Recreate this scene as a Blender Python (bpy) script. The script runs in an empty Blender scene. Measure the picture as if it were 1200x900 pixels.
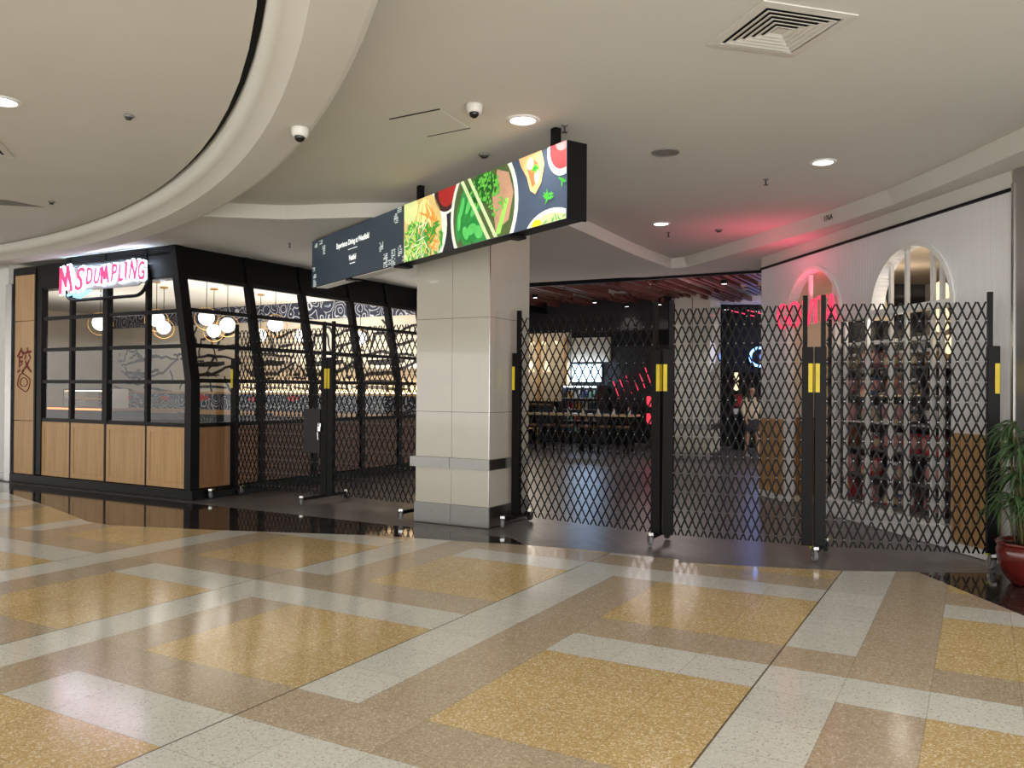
import bpy, bmesh, math, random
from math import sin, cos, pi, radians, sqrt, atan2, hypot
from mathutils import Vector, Matrix, Euler, noise
random.seed(7)
SC = bpy.context.scene
COL = SC.collection

# ------------------------------------------------------------------ camera, world, exposure
cam_d = bpy.data.cameras.new('camera'); cam = bpy.data.objects.new('camera', cam_d); COL.objects.link(cam)
cam_d.sensor_fit = 'HORIZONTAL'; cam_d.sensor_width = 36.0; cam_d.lens = 970.0/1200.0*36.0
cam_d.clip_start = .05; cam_d.clip_end = 200
cam.matrix_world = Matrix.Translation((0, 0, 1.5)) @ Matrix.Rotation(pi/2+radians(.35), 4, 'X') @ Matrix.Rotation(radians(.39), 4, 'Z')
SC.camera = cam
SC.view_settings.view_transform = 'Standard'; SC.view_settings.look = 'None'
SC.view_settings.gamma = 1.0; SC.view_settings.exposure = .84; SC.view_settings.use_curve_mapping = False
SC.cycles.use_denoising = True
SC.cycles.max_bounces = 8; SC.cycles.diffuse_bounces = 4; SC.cycles.glossy_bounces = 4
SC.cycles.transmission_bounces = 6; SC.cycles.transparent_max_bounces = 16
SC.cycles.sample_clamp_indirect = 4.0

TH = radians(29.5)
E1 = Vector((sin(TH), cos(TH), 0)); E2 = Vector((cos(TH), -sin(TH), 0)); EZ = Vector((0, 0, 1))
def W(u, v, z=0.0): return E2*u + E1*v + EZ*z
RUV = Matrix((E2, E1, EZ)).transposed()          # local x along the shopfront, y into the shop

def s2l(c): return c/12.92 if c <= .04045 else ((c+.055)/1.055)**2.4
def rgb(r, g, b): return (s2l(r/255), s2l(g/255), s2l(b/255), 1)

wd = bpy.data.worlds.new('world'); SC.world = wd; wd.use_nodes = True
wd.node_tree.nodes['Background'].inputs[0].default_value = (1.0, .985, .955, 1)
wd.node_tree.nodes['Background'].inputs[1].default_value = 1.7

def light(name, kind, loc, energy, color=(1, 1, 1), size=.1, rot=None, spot=2.4, blend=.6, size_y=None, parent=None):
    d = bpy.data.lights.new(name, kind); d.energy = energy if 'daylight' in name else energy*.5; d.color = color
    if kind == 'AREA':
        d.size = size
        if size_y: d.shape = 'RECTANGLE'; d.size_y = size_y
    else: d.shadow_soft_size = size
    if kind == 'SPOT': d.spot_size = spot; d.spot_blend = blend
    o = bpy.data.objects.new(name, d); COL.objects.link(o); o.location = loc
    if rot: o.rotation_euler = rot
    if parent: o.parent = parent
    return o

# added fill panel, unseen below and behind the camera, brightens the ceiling
light('atrium_daylight', 'AREA', (3.5, -8.5, -1.2), 1300, (1, .99, .97), 19, Euler((radians(180-44), 0, 0)), size_y=7)

# ------------------------------------------------------------------ node helper and materials
class NT:
    def __init__(s, m): s.m = m; s.t = m.node_tree; s.n = s.t.nodes; s.l = s.t.links
    def new(s, k, **kw):
        n = s.n.new(k)
        for a, b in kw.items(): setattr(n, a, b)
        return n
    def put(s, sock, v):
        if isinstance(v, bpy.types.NodeSocket): s.l.new(v, sock)
        elif v is not None: sock.default_value = v
    def math(s, op, a, b=None, c=None):
        n = s.new('ShaderNodeMath', operation=op)
        s.put(n.inputs[0], a)
        if b is not None: s.put(n.inputs[1], b)
        if c is not None: s.put(n.inputs[2], c)
        return n.outputs[0]
    def mix(s, f, a, b, mode='MIX'):
        n = s.new('ShaderNodeMix', data_type='RGBA', blend_type=mode)
        s.put(n.inputs[0], f); s.put(n.inputs[6], a); s.put(n.inputs[7], b)
        return n.outputs[2]
    def ramp(s, f, stops):
        n = s.new('ShaderNodeValToRGB'); s.put(n.inputs[0], f)
        e = n.color_ramp.elements
        while len(e) < len(stops): e.new(.5)
        for i, (p, c) in enumerate(stops): e[i].position = p; e[i].color = c
        return n.outputs[0]
    def coord(s, which='Object', scale=(1, 1, 1), rot=(0, 0, 0)):
        t = s.new('ShaderNodeTexCoord'); mp = s.new('ShaderNodeMapping')
        mp.inputs['Scale'].default_value = scale; mp.inputs['Rotation'].default_value = rot
        s.l.new(t.outputs[which], mp.inputs[0]); return mp.outputs[0]
    def noise(s, vec, scale, detail=3, rough=.5, out=0):
        n = s.new('ShaderNodeTexNoise'); s.put(n.inputs['Vector'], vec)
        n.inputs['Scale'].default_value = scale; n.inputs['Detail'].default_value = detail; n.inputs['Roughness'].default_value = rough
        return n.outputs[out]

def newmat(name):
    m = bpy.data.materials.new(name); m.use_nodes = True
    return m, NT(m), m.node_tree.nodes['Principled BSDF']

def mat(name, col, rough=.5, metal=0., var=.08, scale=6., emis=None, es=0., spec=.5, bump=0., coat=0., stretch=(1, 1, 1)):
    m, t, b = newmat(name)
    v = t.coord('Object', stretch)
    f = t.noise(v, scale, 4)
    dark = tuple(c*(1-var) for c in col[:3])+(1,); lite = tuple(min(1, c*(1+var)) for c in col[:3])+(1,)
    t.put(b.inputs['Base Color'], t.ramp(f, [(.3, dark), (.7, lite)]))
    b.inputs['Roughness'].default_value = rough; b.inputs['Metallic'].default_value = metal
    b.inputs['Specular IOR Level'].default_value = spec; b.inputs['Coat Weight'].default_value = coat
    if emis: b.inputs['Emission Color'].default_value = emis; b.inputs['Emission Strength'].default_value = es
    if bump:
        bn = t.new('ShaderNodeBump'); bn.inputs['Strength'].default_value = bump; bn.inputs['Distance'].default_value = .01
        t.put(bn.inputs['Height'], f); t.put(b.inputs['Normal'], bn.outputs[0])
    return m

def wood(name, c1, c2, rough=.45, axis='Z', scale=1., bands=14):
    m, t, b = newmat(name)
    st = {'Z': (bands, bands, .8), 'X': (.8, bands, bands), 'Y': (bands, .8, bands)}[axis]
    v = t.coord('Object', tuple(x*scale for x in st))
    f = t.noise(v, 1.6, 6, .6)
    f2 = t.noise(t.coord('Object', tuple(x*scale*.12 for x in st)), 2.2, 2)
    c = t.ramp(f, [(.3, c1), (.7, c2)])
    t.put(b.inputs['Base Color'], t.mix(.25, c, t.ramp(f2, [(.35, c1), (.65, c2)])))
    b.inputs['Roughness'].default_value = rough
    return m

def emit(name, col, strength, lo=.94, scale=3.):
    m, t, b = newmat(name)
    f = t.noise(t.coord('Object'), scale, 4)
    t.put(b.inputs['Emission Color'], t.ramp(f, [(.3, tuple(c*lo for c in col[:3])+(1,)), (.65, col)]))
    b.inputs['Base Color'].default_value = col
    b.inputs['Emission Strength'].default_value = strength*.5; b.inputs['Roughness'].default_value = .4
    return m

def glass(name, tint=(1, 1, 1, 1), fac=1.0):
    m = bpy.data.materials.new(name); m.use_nodes = True; t = NT(m); t.n.clear()
    out = t.new('ShaderNodeOutputMaterial'); tr = t.new('ShaderNodeBsdfTransparent'); gl = t.new('ShaderNodeBsdfGlossy')
    tr.inputs[0].default_value = tint; gl.inputs['Roughness'].default_value = .01
    ge = t.new('ShaderNodeNewGeometry'); dp = t.new('ShaderNodeVectorMath', operation='DOT_PRODUCT')
    t.l.new(ge.outputs['Normal'], dp.inputs[0]); t.l.new(ge.outputs['Incoming'], dp.inputs[1])
    k1 = t.math('SUBTRACT', 1.0, t.math('ABSOLUTE', dp.outputs['Value']))
    fr = t.math('MULTIPLY_ADD', t.math('POWER', k1, 5.0), .92, .045)
    ns = t.noise(t.coord('Object'), 4., 2)
    f = t.math('MULTIPLY', fr, t.math('MULTIPLY_ADD', ns, .15*fac, .9*fac))
    mx = t.new('ShaderNodeMixShader'); t.put(mx.inputs[0], f); t.l.new(tr.outputs[0], mx.inputs[1]); t.l.new(gl.outputs[0], mx.inputs[2])
    t.l.new(mx.outputs[0], out.inputs[0]); return m

def terrazzo():
    m, t, b = newmat('terrazzo_tiles')
    g = t.new('ShaderNodeNewGeometry').outputs['Position']
    def dot(v):
        n = t.new('ShaderNodeVectorMath', operation='DOT_PRODUCT'); t.put(n.inputs[0], g); n.inputs[1].default_value = v; return n.outputs['Value']
    M = .393
    fu = t.math('DIVIDE', t.math('ADD', dot(E2), .998), M); fv = t.math('DIVIDE', t.math('SUBTRACT', dot(E1), 4.65), M)
    a = t.math('FLOOR', fu); bb = t.math('FLOOR', fv)
    def mod(x, k): return t.math('FLOORED_MODULO', x, float(k))
    def eq(x, k): return t.math('COMPARE', x, float(k), .1)
    a5, a10, b5, b10 = mod(a, 5), mod(a, 10), mod(bb, 5), mod(bb, 10)
    AND = lambda x, y: t.math('MULTIPLY', x, y)
    OR = lambda x, y: t.math('MAXIMUM', x, y)
    NOT = lambda x: t.math('SUBTRACT', 1.0, x)
    gapc = OR(AND(eq(a10, 0), eq(b10, 0)), AND(eq(a10, 5), eq(b10, 5)))
    gapr = OR(AND(eq(b10, 9), eq(a10, 6)), AND(eq(b10, 4), eq(a10, 1)))
    white = OR(AND(eq(a5, 0), NOT(gapc)), AND(eq(b5, 4), NOT(gapr)))
    yel = AND(AND(t.math('GREATER_THAN', a5, 1.5), t.math('GREATER_THAN', b5, .5)), t.math('LESS_THAN', b5, 3.5))
    # stone chips
    def chips(scale):
        n = t.new('ShaderNodeTexVoronoi'); t.put(n.inputs['Vector'], g); n.inputs['Scale'].default_value = scale; return n.outputs['Color'], n.outputs['Distance']
    cc, cd = chips(125.)
    sep = t.new('ShaderNodeSeparateColor'); t.put(sep.inputs[0], cc)
    r1 = sep.outputs[0]
    wcol = t.ramp(r1, [(0, rgb(160, 156, 148)), (.10, rgb(204, 202, 194)), (.5, rgb(212, 211, 203)), (.95, rgb(220, 219, 212))])
    bcol = t.ramp(r1, [(0, rgb(160, 143, 122)), (.35, rgb(181, 163, 139)), (.8, rgb(189, 171, 147)), (.97, rgb(208, 195, 174))])
    ycol = t.ramp(r1, [(0, rgb(182, 152, 98)), (.4, rgb(200, 171, 116)), (.75, rgb(208, 181, 130)), (.93, rgb(230, 216, 184))])
    c = t.mix(yel, bcol, ycol); c = t.mix(white, c, wcol)
    # single tiles differ a little
    wn = t.new('ShaderNodeTexWhiteNoise', noise_dimensions='2D')
    cx = t.new('ShaderNodeCombineXYZ'); t.put(cx.inputs[0], a); t.put(cx.inputs[1], bb); t.put(wn.inputs['Vector'], cx.outputs[0])
    k = t.math('MULTIPLY_ADD', wn.outputs['Value'], .10, .95)
    vm = t.new('ShaderNodeMix', data_type='RGBA', blend_type='MULTIPLY'); vm.inputs[0].default_value = 1
    cb = t.new('ShaderNodeCombineColor'); [t.put(cb.inputs[i], k) for i in range(3)]
    t.put(vm.inputs[6], c); t.put(vm.inputs[7], cb.outputs[0]); c = vm.outputs[2]
    # joints
    eu = t.math('ABSOLUTE', t.math('SUBTRACT', t.math('FRACT', t.math('ADD', fu, .5)), .5))
    ev = t.math('ABSOLUTE', t.math('SUBTRACT', t.math('FRACT', t.math('ADD', fv, .5)), .5))
    j = t.math('LESS_THAN', t.math('MINIMUM', eu, ev), .006)
    eb = t.math('ABSOLUTE', t.math('SUBTRACT', t.math('FRACT', t.math('ADD', t.math('DIVIDE', fu, 5.0), .5)), .5))
    jb = t.math('LESS_THAN', eb, .0026)
    c = t.mix(t.math('MULTIPLY', j, .35), c, rgb(95, 85, 68)); c = t.mix(t.math('MULTIPLY', jb, .8), c, rgb(70, 60, 45))
    t.put(b.inputs['Base Color'], c)
    sm = t.noise(g, .9, 4, .55)
    t.put(b.inputs['Roughness'], t.math('MULTIPLY_ADD', sm, .09, .095))
    b.inputs['Specular IOR Level'].default_value = .5
    return m

def granite():
    m, t, b = newmat('black_granite_tiles')
    g = t.new('ShaderNodeNewGeometry').outputs['Position']
    n = t.new('ShaderNodeTexVoronoi'); t.put(n.inputs['Vector'], g); n.inputs['Scale'].default_value = 60
    sep = t.new('ShaderNodeSeparateColor'); t.put(sep.inputs[0], n.outputs['Color'])
    c = t.ramp(sep.outputs[0], [(0, rgb(22, 21, 22)), (.6, rgb(40, 38, 38)), (.9, rgb(74, 68, 62)), (1, rgb(110, 98, 84))])
    br = t.new('ShaderNodeTexBrick'); t.put(br.inputs['Vector'], t.coord('Object', (1, 1, 1), (0, 0, TH))); br.offset = 0
    br.inputs['Scale'].default_value = 1; br.inputs['Brick Width'].default_value = .4; br.inputs['Row Height'].default_value = .4; br.inputs['Mortar Size'].default_value = .003
    c = t.mix(t.math('MULTIPLY', br.outputs['Fac'], .6), c, rgb(70, 66, 62))
    t.put(b.inputs['Base Color'], c); b.inputs['Roughness'].default_value = .07
    return m

def herringbone():
    # two families of planks laid across each other in blocks, joints and a tone per plank
    m, t, b = newmat('dark_timber_planks')
    v = t.coord('Object', (1, 1, 1), (0, 0, TH+pi/4))
    br = t.new('ShaderNodeTexBrick'); t.put(br.inputs['Vector'], v)
    br.inputs['Scale'].default_value = 1; br.inputs['Brick Width'].default_value = .6; br.inputs['Row Height'].default_value = .1; br.inputs['Mortar Size'].default_value = .0035
    br.inputs['Color1'].default_value = (0, 0, 0, 1); br.inputs['Color2'].default_value = (1, 1, 1, 1)
    v2 = t.coord('Object', (1, 1, 1), (0, 0, TH-pi/4))
    b2 = t.new('ShaderNodeTexBrick'); t.put(b2.inputs['Vector'], v2)
    b2.inputs['Scale'].default_value = 1; b2.inputs['Brick Width'].default_value = .6; b2.inputs['Row Height'].default_value = .1; b2.inputs['Mortar Size'].default_value = .0035
    b2.inputs['Color1'].default_value = (0, 0, 0, 1); b2.inputs['Color2'].default_value = (1, 1, 1, 1)
    sx = t.new('ShaderNodeSeparateXYZ'); t.put(sx.inputs[0], t.coord('Object', (1, 1, 1), (0, 0, TH)))
    st = t.math('GREATER_THAN', t.math('FRACT', t.math('DIVIDE', sx.outputs[0], .85)), .5)
    col = t.mix(st, br.outputs['Color'], b2.outputs['Color']); fac = t.mix(st, br.outputs['Fac'], b2.outputs['Fac'])
    f = t.noise(t.coord('Object', (1, 1, 1), (0, 0, TH+pi/4)), 9., 5)
    c = t.ramp(col, [(0, rgb(98, 95, 96)), (1, rgb(126, 121, 121))])
    c = t.mix(.3, c, t.ramp(f, [(.3, rgb(90, 88, 89)), (.7, rgb(130, 126, 126))])); c = t.mix(t.math('MULTIPLY', fac, .5), c, rgb(50, 47, 47))
    t.put(b.inputs['Base Color'], c)
    t.put(b.inputs['Roughness'], t.math('MULTIPLY_ADD', f, .08, .27))
    return m

def wave_pattern():
    m, t, b = newmat('blue_wave_print')
    v = t.coord('Object', (1, 1, 1))
    d = t.noise(v, 2.5, 2, .5, 1)
    vm = t.new('ShaderNodeVectorMath', operation='MULTIPLY_ADD'); t.put(vm.inputs[0], d); vm.inputs[1].default_value = (.25, .25, .25); t.put(vm.inputs[2], v)
    vo = t.new('ShaderNodeTexVoronoi'); t.put(vo.inputs['Vector'], vm.outputs[0]); vo.inputs['Scale'].default_value = 3.4
    f = t.math('ABSOLUTE', t.math('SINE', t.math('MULTIPLY', vo.outputs['Distance'], 15.0)))
    c = t.ramp(f, [(.12, rgb(206, 208, 208)), (.32, rgb(96, 112, 140)), (.5, rgb(36, 44, 70)), (1, rgb(26, 32, 54))])
    t.put(b.inputs['Base Color'], c); b.inputs['Roughness'].default_value = .35
    return m

def brushed(name, col, rough=.28, axis=(1, 1, 60)):
    m, t, b = newmat(name)
    f = t.noise(t.coord('Object', axis), 6., 4)
    t.put(b.inputs['Base Color'], t.ramp(f, [(.3, tuple(c*.93 for c in col[:3])+(1,)), (.7, col)]))
    b.inputs['Metallic'].default_value = 1; t.put(b.inputs['Roughness'], t.math('MULTIPLY_ADD', f, .12, rough-.06))
    return m

def ribbed(name, col):
    m, t, b = newmat(name)
    w = t.new('ShaderNodeTexWave', wave_type='BANDS', bands_direction='X'); t.put(w.inputs['Vector'], t.coord('Object'))
    w.inputs['Scale'].default_value = 13.0
    f = t.noise(t.coord('Object'), 2.)
    t.put(b.inputs['Base Color'], t.ramp(f, [(.3, tuple(c*.96 for c in col[:3])+(1,)), (.7, col)]))
    bn = t.new('ShaderNodeBump'); bn.inputs['Strength'].default_value = .45; bn.inputs['Distance'].default_value = .006
    t.put(bn.inputs['Height'], w.outputs['Fac']); t.put(b.inputs['Normal'], bn.outputs[0]); b.inputs['Roughness'].default_value = .45
    return m

M = dict(
    terrazzo=terrazzo(), granite=granite(), timber_floor=herringbone(), waves=wave_pattern(),
    ceiling=mat('white_ceiling_paint', rgb(202, 200, 192), .85, var=.02, scale=1.2),
    white=mat('white_paint', rgb(222, 222, 220), .5, var=.02), offwhite=mat('off_white_plastic', rgb(205, 202, 194), .4, var=.03),
    black=mat('black_powder_coat', rgb(5, 5, 6), .5, var=.15, spec=.2), blackgap=mat('black_void', rgb(9, 9, 10), .9),
    blackgloss=mat('black_gloss', rgb(12, 12, 14), .15), navy=mat('navy_upholstery', rgb(34, 36, 50), .7),
    rubber=mat('grey_rubber', rgb(120, 120, 122), .6), darkrubber=mat('dark_rubber', rgb(40, 40, 42), .6),
    chrome=mat('chrome', rgb(205, 205, 205), .18, 1., var=.05), steel=brushed('brushed_steel', rgb(140, 139, 137), .3, (14, 14, 3)),
    steelh=brushed('brushed_steel_vertical', rgb(186, 184, 182), .42, (60, 60, 1)),
    yellow=mat('yellow_label', rgb(222, 196, 40), .5), green=mat('lime_plastic', rgb(190, 205, 60), .5),
    oak=wood('oak_panel', rgb(174, 134, 86), rgb(202, 163, 112)), oakdark=wood('oak_panel_shaded', rgb(120, 84, 52), rgb(158, 116, 74), bands=22),  # second oak is the same wood with shade put into its colour
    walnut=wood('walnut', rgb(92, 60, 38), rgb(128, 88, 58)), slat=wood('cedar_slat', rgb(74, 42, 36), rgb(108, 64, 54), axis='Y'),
    table=wood('pale_table_top', rgb(196, 162, 118), rgb(220, 190, 148), axis='X'),
    cream=mat('cream_wall_paint', rgb(206, 192, 168), .8, var=.03), creamglass=mat('cream_back_painted_glass', rgb(186, 181, 169), .06, var=.01, coat=.4),
    plaster=mat('warm_plaster', rgb(206, 196, 180), .85, var=.05, scale=3.), ink=mat('black_ink', rgb(34, 32, 34), .8),
    redink=mat('red_ink', rgb(122, 44, 34), .7), red=mat('red_print', rgb(190, 40, 48), .5),
    glass=glass('clear_glass'), brass=mat('brass', rgb(190, 150, 90), .3, 1.), ribbed=ribbed('white_ribbed_board', rgb(226, 226, 228)),
    pot=mat('oxblood_glaze', rgb(98, 28, 24), .2, var=.25, coat=.6), soil=mat('soil', rgb(40, 30, 24), .95),
    leaf=mat('palm_green', rgb(52, 78, 42), .45, var=.35, scale=3.), stem=mat('palm_cane', rgb(92, 88, 52), .6, var=.3),
    grey=mat('grey_paint', rgb(120, 118, 114), .6), darkgrey=mat('dark_grey_paint', rgb(46, 45, 48), .6), tvoid=mat('charcoal_paint', rgb(20, 19, 22), .8),
    blacklam=mat('charcoal_laminate', rgb(13, 13, 16), .4, spec=.3),
    lamp=emit('downlight_glow', (1, .96, .88, 1), 14.), globe=emit('opal_globe_glow', (1, .97, .92, 1), 1.9), warm=emit('warm_lamp_glow', (1, .74, .46, 1), 1.5),
    led=emit('warm_led_strip', (1, .72, .42, 1), 9.), neonred=emit('red_neon', (1, .05, .12, 1), 1.35), pink=emit('pink_sign_face', (1, .06, .19, 1), 1.0),
    whiteglow=emit('white_letter_glow', (.70, .84, 1, 1), 10.), cyanglow=emit('cyan_glow', (.25, .68, .9, 1), 1.6), blueneon=emit('blue_neon', (.12, .3, 1, 1), 9.),
    orangeled=emit('orange_led', (1, .3, .1, 1), 2.2), screenblue=emit('menu_screen', (.55, .74, .98, 1), 1.9), spotwhite=emit('shop_spot_glow', (.95, .95, 1, 1), 8.),
)

# ------------------------------------------------------------------ mesh builder
class MB:
    def __init__(s): s.v = []; s.f = []; s.mi = []; s.cur = 0
    def add(s, vs, fs):
        o = len(s.v); s.v += [Vector(p) for p in vs]
        for f in fs: s.f.append([i+o for i in f]); s.mi.append(s.cur)
        return s
    def box(s, c, d, R=None):
        c = Vector(c); hx, hy, hz = d[0]/2, d[1]/2, d[2]/2
        P = [Vector((x, y, z)) for z in (-hz, hz) for y in (-hy, hy) for x in (-hx, hx)]
        if R is not None: P = [R @ p for p in P]
        return s.add([c+p for p in P], [(0, 2, 3, 1), (4, 5, 7, 6), (0, 1, 5, 4), (2, 6, 7, 3), (0, 4, 6, 2), (1, 3, 7, 5)])
    def uvbox(s, u0, u1, v0, v1, z0, z1):
        return s.box(W((u0+u1)/2, (v0+v1)/2, (z0+z1)/2), (abs(u1-u0), abs(v1-v0), abs(z1-z0)), RUV)
    def bar(s, a, b, w, h, up=EZ):
        a, b = Vector(a), Vector(b); d = (b-a); L = d.length; d.normalize()
        x = d.cross(Vector(up))
        if x.length < 1e-4: x = d.cross(Vector((1, 0, 0)))
        x.normalize(); y = x.cross(d)
        R = Matrix((x, d, y)).transposed()
        return s.box((a+b)/2, (w, L, h), R)
    def tube(s, pts, r, n=8, cap=True, closed=False):
        pts = [Vector(p) for p in pts]; N = len(pts); rs = r if isinstance(r, (list, tuple)) else [r]*N
        vs = []; prev = None
        for i, p in enumerate(pts):
            if closed: d = pts[(i+1) % N]-pts[i-1]
            else: d = pts[min(i+1, N-1)]-pts[max(i-1, 0)]
            d.normalize()
            if prev is None: x = d.cross(EZ if abs(d.z) < .95 else Vector((1, 0, 0)))
            else: x = prev-d*prev.dot(d)
            x.normalize(); prev = x; y = d.cross(x)
            vs += [p+(x*cos(2*pi*k/n)+y*sin(2*pi*k/n))*rs[i] for k in range(n)]
        fs = []
        for i in range(N if closed else N-1):
            for k in range(n):
                j = (i+1) % N
                fs.append((i*n+k, i*n+(k+1) % n, j*n+(k+1) % n, j*n+k))
        if cap and not closed: fs += [tuple(range(n))[::-1], tuple((N-1)*n+k for k in range(n))]
        return s.add(vs, fs)
    def lathe(s, prof, c=(0, 0, 0), n=24, a0=0., a1=2*pi, axis=None):
        full = abs(a1-a0-2*pi) < 1e-6; m = n if full else n+1; vs = []
        for r, z in prof:
            for k in range(m):
                a = a0+(a1-a0)*k/n; p = Vector((r*cos(a), r*sin(a), z))
                vs.append((axis @ p if axis is not None else p)+Vector(c))
        fs = []
        for i in range(len(prof)-1):
            for k in range(n):
                k2 = (k+1) % m
                fs.append((i*m+k, i*m+k2, (i+1)*m+k2, (i+1)*m+k))
        return s.add(vs, fs)
    def ball(s, c, r, n=14, sc=(1, 1, 1)):
        h = n//2; prof = [(max(1e-4, sin(pi*i/h)), -cos(pi*i/h)) for i in range(h+1)]
        A = Matrix.Diagonal((r*sc[0], r*sc[1], r*sc[2])); return s.lathe(prof, c, n, axis=A)
    def prism(s, poly, z0, z1, fr=None):
        # poly of (x, y); fr maps (x, y, z) to a point
        fr = fr or (lambda x, y, z: Vector((x, y, z))); n = len(poly)
        vs = [fr(x, y, z0) for x, y in poly]+[fr(x, y, z1) for x, y in poly]
        fs = [tuple(range(n))[::-1], tuple(range(n, 2*n))]+[(i, (i+1) % n, (i+1) % n+n, i+n) for i in range(n)]
        return s.add(vs, fs)
    def build(s, name, m, parent=None, smooth=False, origin=None, bevel=0., recalc=True):
        me = bpy.data.meshes.new(name); vs = s.v
        if parent is not None and origin is None: origin = parent.get('_o')
        o0 = Vector(origin) if origin is not None else Vector((0, 0, 0))
        me.from_pydata([p-o0 for p in vs], [], s.f)
        ms = m if isinstance(m, (list, tuple)) else [m]
        for x in ms: me.materials.append(x)
        for p, i in zip(me.polygons, s.mi): p.material_index = i; p.use_smooth = smooth
        if recalc:
            bm = bmesh.new(); bm.from_mesh(me); bmesh.ops.recalc_face_normals(bm, faces=bm.faces); bm.to_mesh(me); bm.free()
        o = bpy.data.objects.new(name, me); COL.objects.link(o)
        if parent is not None: o.parent = parent
        else: o.location = o0
        if bevel:
            b = o.modifiers.new('bevel', 'BEVEL'); b.width = bevel; b.segments = 2; b.limit_method = 'ANGLE'
        return o

ORG = {}
def tag(o, label, cat, group=None, kind=None):
    o['label'] = label; o['category'] = cat
    if group: o['group'] = group
    if kind: o['kind'] = kind
    return o
def thing(name, loc, label, cat, group=None):
    o = bpy.data.objects.new(name, None); COL.objects.link(o); o.location = loc; o.empty_display_size = .1
    return tag(o, label, cat, group)
class P(MB):
    """a part of thing t: its coordinates are world ones, stored relative to the thing (unrotated)"""
def part(mb, name, m, t, **kw):
    # origin of the part mesh = location of the top thing, so plain parenting keeps the place
    top = t; off = Vector((0, 0, 0))
    while top is not None: off += Vector(top.location); top = top.parent
    return mb.build(name, m, t, origin=off, **kw)
def struct(mb, name, m, **kw):
    o = mb.build(name, m, **kw); o['kind'] = 'structure'; return o
def flat(poly, z, name, m, z0=None):
    mb = MB()
    cu = bpy.data.curves.new('tmp', 'CURVE'); cu.dimensions = '2D'; cu.fill_mode = 'BOTH'
    for lp in (poly if isinstance(poly[0][0], (tuple, list)) else [poly]):
        sp = cu.splines.new('POLY'); sp.points.add(len(lp)-1); sp.use_cyclic_u = True
        for q, c in zip(sp.points, lp): q.co = (c[0], c[1], 0, 1)
    o = bpy.data.objects.new('tmp', cu); COL.objects.link(o)
    me = bpy.data.meshes.new_from_object(o.evaluated_get(bpy.context.evaluated_depsgraph_get()))
    vs = [(v.co.x, v.co.y, z) for v in me.vertices]; fs = [tuple(p.vertices) for p in me.polygons]
    bpy.data.objects.remove(o); bpy.data.meshes.remove(me); mb.add(vs, fs)
    return mb
def text_mb(s, size, extrude, fr, bold=0., shear=0., align='CENTER', res=3):
    cu = bpy.data.curves.new('tmp', 'FONT'); cu.body = s; cu.size = size; cu.extrude = extrude; cu.offset = bold; cu.shear = shear
    cu.align_x = align; cu.align_y = 'CENTER'; cu.resolution_u = res
    o = bpy.data.objects.new('tmp', cu); COL.objects.link(o)
    me = bpy.data.meshes.new_from_object(o.evaluated_get(bpy.context.evaluated_depsgraph_get()))
    mb = MB(); mb.add([fr(v.co.x, v.co.y, v.co.z) for v in me.vertices], [tuple(p.vertices) for p in me.polygons])
    bpy.data.objects.remove(o); bpy.data.meshes.remove(me); return mb
def copy_tree(o, parent=None):
    c = o.copy(); COL.objects.link(c)
    if parent is not None: c.parent = parent
    for ch in list(o.children): copy_tree(ch, c)
    return c

# ------------------------------------------------------------------ floors
C0 = Vector((-15.3, -.8, 0))
border = [(-40, 6.75), (-14.5, 6.73), (-12.17, 6.70), (-10.17, 6.17), (-8.6, 5.68), (-8.2, 5.66), (-7.6, 5.84), (-7.0, 6.03), (-6.3, 6.30), (-5.3, 6.68), (-4.6, 6.82), (-3.95, 6.98), (-3.2, 7.10), (-2.3, 7.12)]
bw = [W(u, v) for u, v in border]+[Vector((1.45, 7.22, 0)), Vector((2.35, 7.02, 0)), Vector((2.75, 6.93, 0)), Vector((3.39, 6.91, 0)), Vector((3.46, 5.35, 0)), Vector((3.9, 4.2, 0))]
# keep the far edge smooth where the two lists meet
fl = [(p.x, p.y) for p in bw]+[(4.8, 1.5), (5.2, -3), (-34, -3)]
struct(flat(fl, 0.0, 'floor', None), 'floor', M['terrazzo'])
big = MB(); big.uvbox(-34, 9, 1.5, 30, -.25, -.008); big.box((-8, 0, -.129), (44, 6, .242)); struct(big, 'floor_timber', M['timber_floor'])
gl_ = [(p.x, p.y) for p in [W(-40, 7.28), W(-40, 5.0), W(-13, 5.0), W(-8.2, 4.6), W(-4, 5.2), W(-3.3, 6.6), W(-4.11, 7.28)]]
struct(flat(gl_, -.004, 'floor_granite', None), 'floor_granite', M['granite'])
gr_ = [(3.2, 6.905), (4.45, 6.905), (5.6, 1.0), (3.3, 1.0)]
struct(flat(gr_, -.004, 'floor_granite', None), 'floor_granite_corner', M['granite'])

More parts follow.
